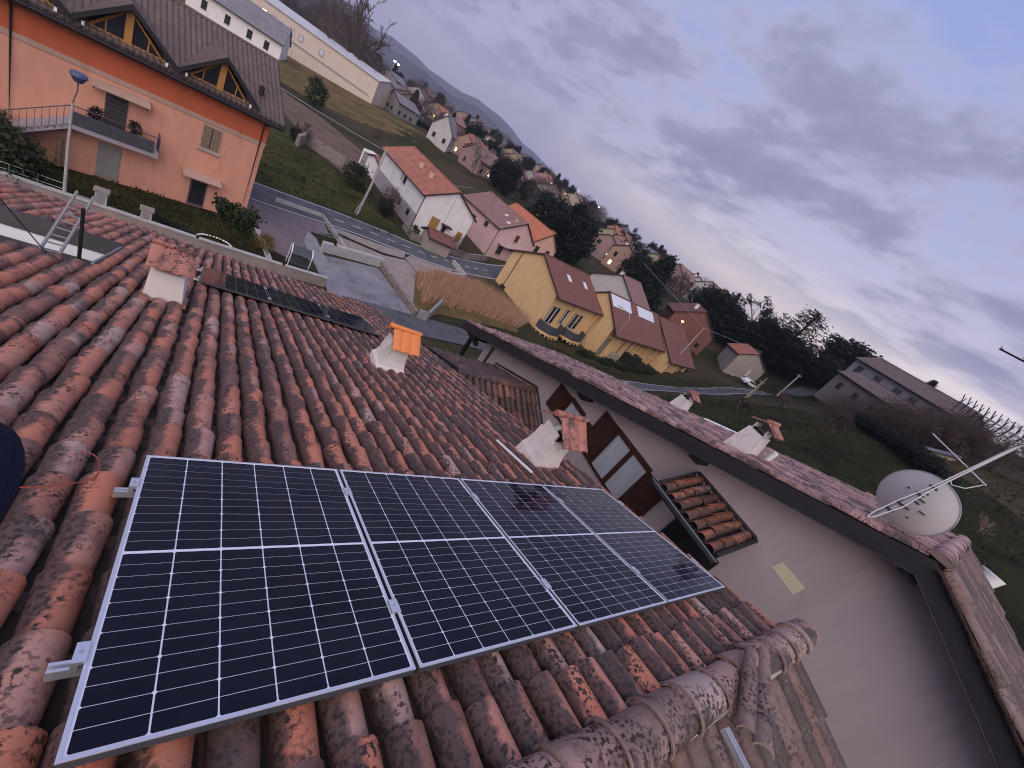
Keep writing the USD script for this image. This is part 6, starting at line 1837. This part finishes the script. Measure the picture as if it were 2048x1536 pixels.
for a_ in (12, 17, 20, 26, 29, 36):
    ind.window('right', a_, a_ + 1.6, 6.8, 8.6, M['frame_dark'], M['lit'] if a_ in (17,) else M['roof_pale'], bars=0)
ind.slab('right', 2, 54, 5.2, 5.7, .3, M['conc_light'], 'ledge')
wl2 = House('white_villa', 'white villa with a grey roof before the beige hall', -16, 168, -.3, 100, 21, 10, 5.0, 8.6, M['white_render'], M['roof_grey'], over=.8)
for a_ in (3, 8, 13, 17):
    wl2.window('right', a_, a_ + 1.2, 1.2, 3.2, M['frame_dark'])
wl2.onroof(1, 8, 10, 1.2, 2.0, .12, M['pv_pale'], 'skylight')
wl3 = House('white_villa', 'pale villa cut by the top edge of the view', -44, 180, -.3, 100, 20, 10, 5.0, 8.6, M['lav_render'], M['roof_grey'], over=.8)
for i in range(34):
    f_ = i / 33; x_, y_ = -2 + 74 * f_, 206 - 30 * abs(f_ - .25) + 8 * f_
    plant('bushdark', (x_, y_, T1(x_, y_) - .4), (5, 3.2, 2.6), 'dark boundary hedge at the far end of the dry field', 'bushes of the far boundary hedge')
# far houses and trees filling the town, alike at this distance
rt_ = random.Random(99)
nh = 0
while nh < 52:
    a_ = math.radians(rt_.uniform(9, 57)); r_ = rt_.uniform(150, 420)
    x_, y_ = r_ * math.sin(a_), r_ * math.cos(a_)
    if a_ > math.radians(44) and r_ > 260: continue
    z_ = T1(x_, y_)
    wl_, rf_ = rt_.choice([('town_cream', 'roof_red'), ('town_white', 'roof_mauve'), ('town_peach', 'roof_mauve'), ('town_grey', 'roof_mauve'), ('town_pink', 'roof_mauve'), ('town_grey', 'roof_grey')])
    L_, W_ = rt_.uniform(9, 15), rt_.uniform(8, 11); he_ = rt_.uniform(4.5, 7)
    zn_ = 'under the left wooded ridge' if a_ < math.radians(22) else ('above the white and pink houses' if a_ < math.radians(38) else 'above the yellow terrace')
    dl_ = 'distant %s house with %s roof %s, %s row' % (wl_.split('_')[1], rf_.split('_')[1], zn_, 'nearer' if r_ < 230 else ('middle' if r_ < 330 else 'farthest'))
    h = House('distant_house', dl_, x_, y_, z_, rt_.uniform(20, 70), L_, W_, he_, he_ + rt_.uniform(2, 3), M[wl_], M[rf_], over=.5, period=1.2, found=3, group='distant houses of the town')
    for k in range(3):
        h.window('near', 1 + k * (W_ - 2) / 3, 2.1 + k * (W_ - 2) / 3, 1.4, 2.8, M['frame_dark'], M['lit'] if rt_.random() < .12 else M['glass_dark'], bars=0)
        h.window('right', 1 + k * (L_ - 2) / 3, 2.1 + k * (L_ - 2) / 3, 1.4, 2.8, M['frame_dark'], M['glass_dark'], bars=0)
    nh += 1
nt = 0
while nt < 250:
    a_ = math.radians(rt_.uniform(4, 60)); r_ = rt_.uniform(130, 430)
    if r_ < 200 and a_ < math.radians(20): continue
    if a_ > math.radians(44) and r_ > 280: continue
    x_, y_ = r_ * math.sin(a_), r_ * math.cos(a_); z_ = T1(x_, y_) - .3; h_ = rt_.uniform(6, 12)
    k = rt_.choice(['bare1', 'bare2', 'bushbrown', 'bushbrown', 'bushbrown', 'round1', 'cone1', 'round2'])
    lab, grp = {'b': ('leafless brown tree between the distant houses', 'leafless trees of the town'), 'r': ('dark evergreen tree between the distant houses', 'evergreen trees of the town'), 'c': ('dark evergreen tree between the distant houses', 'evergreen trees of the town')}[k[0]]
    w_ = h_ * (1.1 if k[0] == 'b' else .9)
    zn_ = 'under the left wooded ridge' if a_ < math.radians(22) else ('above the white and pink houses' if a_ < math.radians(38) else 'above the yellow terrace')
    lab = '%s %s, %s row' % ({'bare1': 'tall leafless tree', 'bare2': 'spreading leafless tree', 'bushbrown': 'dense brown leafless thicket', 'round1': 'round dark evergreen', 'cone1': 'pointed dark evergreen', 'round2': 'broad dark evergreen'}[k], zn_, 'nearer' if r_ < 230 else ('middle' if r_ < 330 else 'farthest'))
    plant(k, (x_, y_, z_), (w_, w_, h_), lab, grp); nt += 1
# bare wood rising behind the beige hall
for i in range(60):
    a_ = math.radians(rt_.uniform(-22, 8)); r_ = rt_.uniform(270, 420)
    x_, y_ = r_ * math.sin(a_), r_ * math.cos(a_); h_ = rt_.uniform(14, 24) * r_ / 300
    plant(rt_.choice(['bushbrown', 'bushbrown', 'bare1']), (x_, y_, T1(x_, y_) - 1), (h_ * 1.1, h_ * 1.1, h_), 'tall leafless wood tree behind the beige hall', 'leafless wood behind the beige hall')


# ---- lit lamps
def lit_lamp(x, y, z, label, h=6.0, r=.25, mt='lamp_w', group=None, two=False):
    t = thing('lit_street_lamp', label, 'street lamp', (x, y, z - h), group)
    MB().tube([A([x, y, z - h]), A([x, y, z + .1])], .07, 5).put('pole', M['mast'], t)
    b_ = trimesh.creation.icosphere(1, r)
    put('lamp_head', b_.vertices * A([1, 1, .7]) + A([x, y, z]), b_.faces, M[mt], t, smooth=60)
    if two:
        put('lamp_head', b_.vertices * A([1, 1, .7]) + A([x + 1.4, y - .4, z - .3]), b_.faces, M[mt], t, smooth=60)


lit_lamp(37.0, 194.5, 18.0, 'twin floodlight on a tall mast behind the bare tree', 14, .45, two=True)
lit_lamp(22.9, 181.6, 8.2, 'bright lamp shining on the beige hall beside the bare tree', 7, .55)
lit_lamp(61.5, 131.3, 6.8, 'single white lamp before the brick red house', 4, .22)
lit_lamp(88.1, 92.9, 9.2, 'warm lamp at the lit pink house', 4, .26)
lit_lamp(67.6, 59.5, 7.0, 'white lamp just above the solar collectors', 4, .16)
lit_lamp(72.5, 61.4, 6.6, 'left one of the two yellow lamps above the collectors', 4, .14)
lit_lamp(72.9, 60.9, 6.8, 'right one of the two yellow lamps above the collectors', 4, .14)
lit_lamp(83.2, 54.7, 8.7, 'red glowing lamp at the edge of the big evergreen', 4, .32, 'lamp_r')
lit_lamp(135.8, 146.9, 14.2, 'bright lamp on the skyline by the long lit house', 6, .45)
lit_lamp(69.2, 5.2, 14.6, 'yellow lamp under the eave of the long grey building', 2, .16)
for i, (x_, y_, z_) in enumerate([(347.7, 607.5, 32.6), (408.4, 568.5, 31.1), (372.2, 470.6, 23.1), (377.6, 466.3, 27.6), (179.9, 187.7, 15.8), (300, 520, 20), (250, 480, 16), (200, 560, 22)]):
    lit_lamp(x_, y_, z_, 'tiny far street light below the mountain', 6, .7, group='far street lights')
# ------------------------------------------------------------------ air
usdkit.material(stage, LOOK + 'valley_haze', {'v': ('principled_volume', {'color': (.74, .77, .96), 'density': HAZE, 'anisotropy': .2})}, [], volume='v.volume')
MB().box((-6800, -6800, -60), (13600, 0, 0), (0, 13600, 0), (0, 0, 420)).put('haze', LOOK + 'valley_haze', kind='stuff', label='thin evening haze filling the valley')
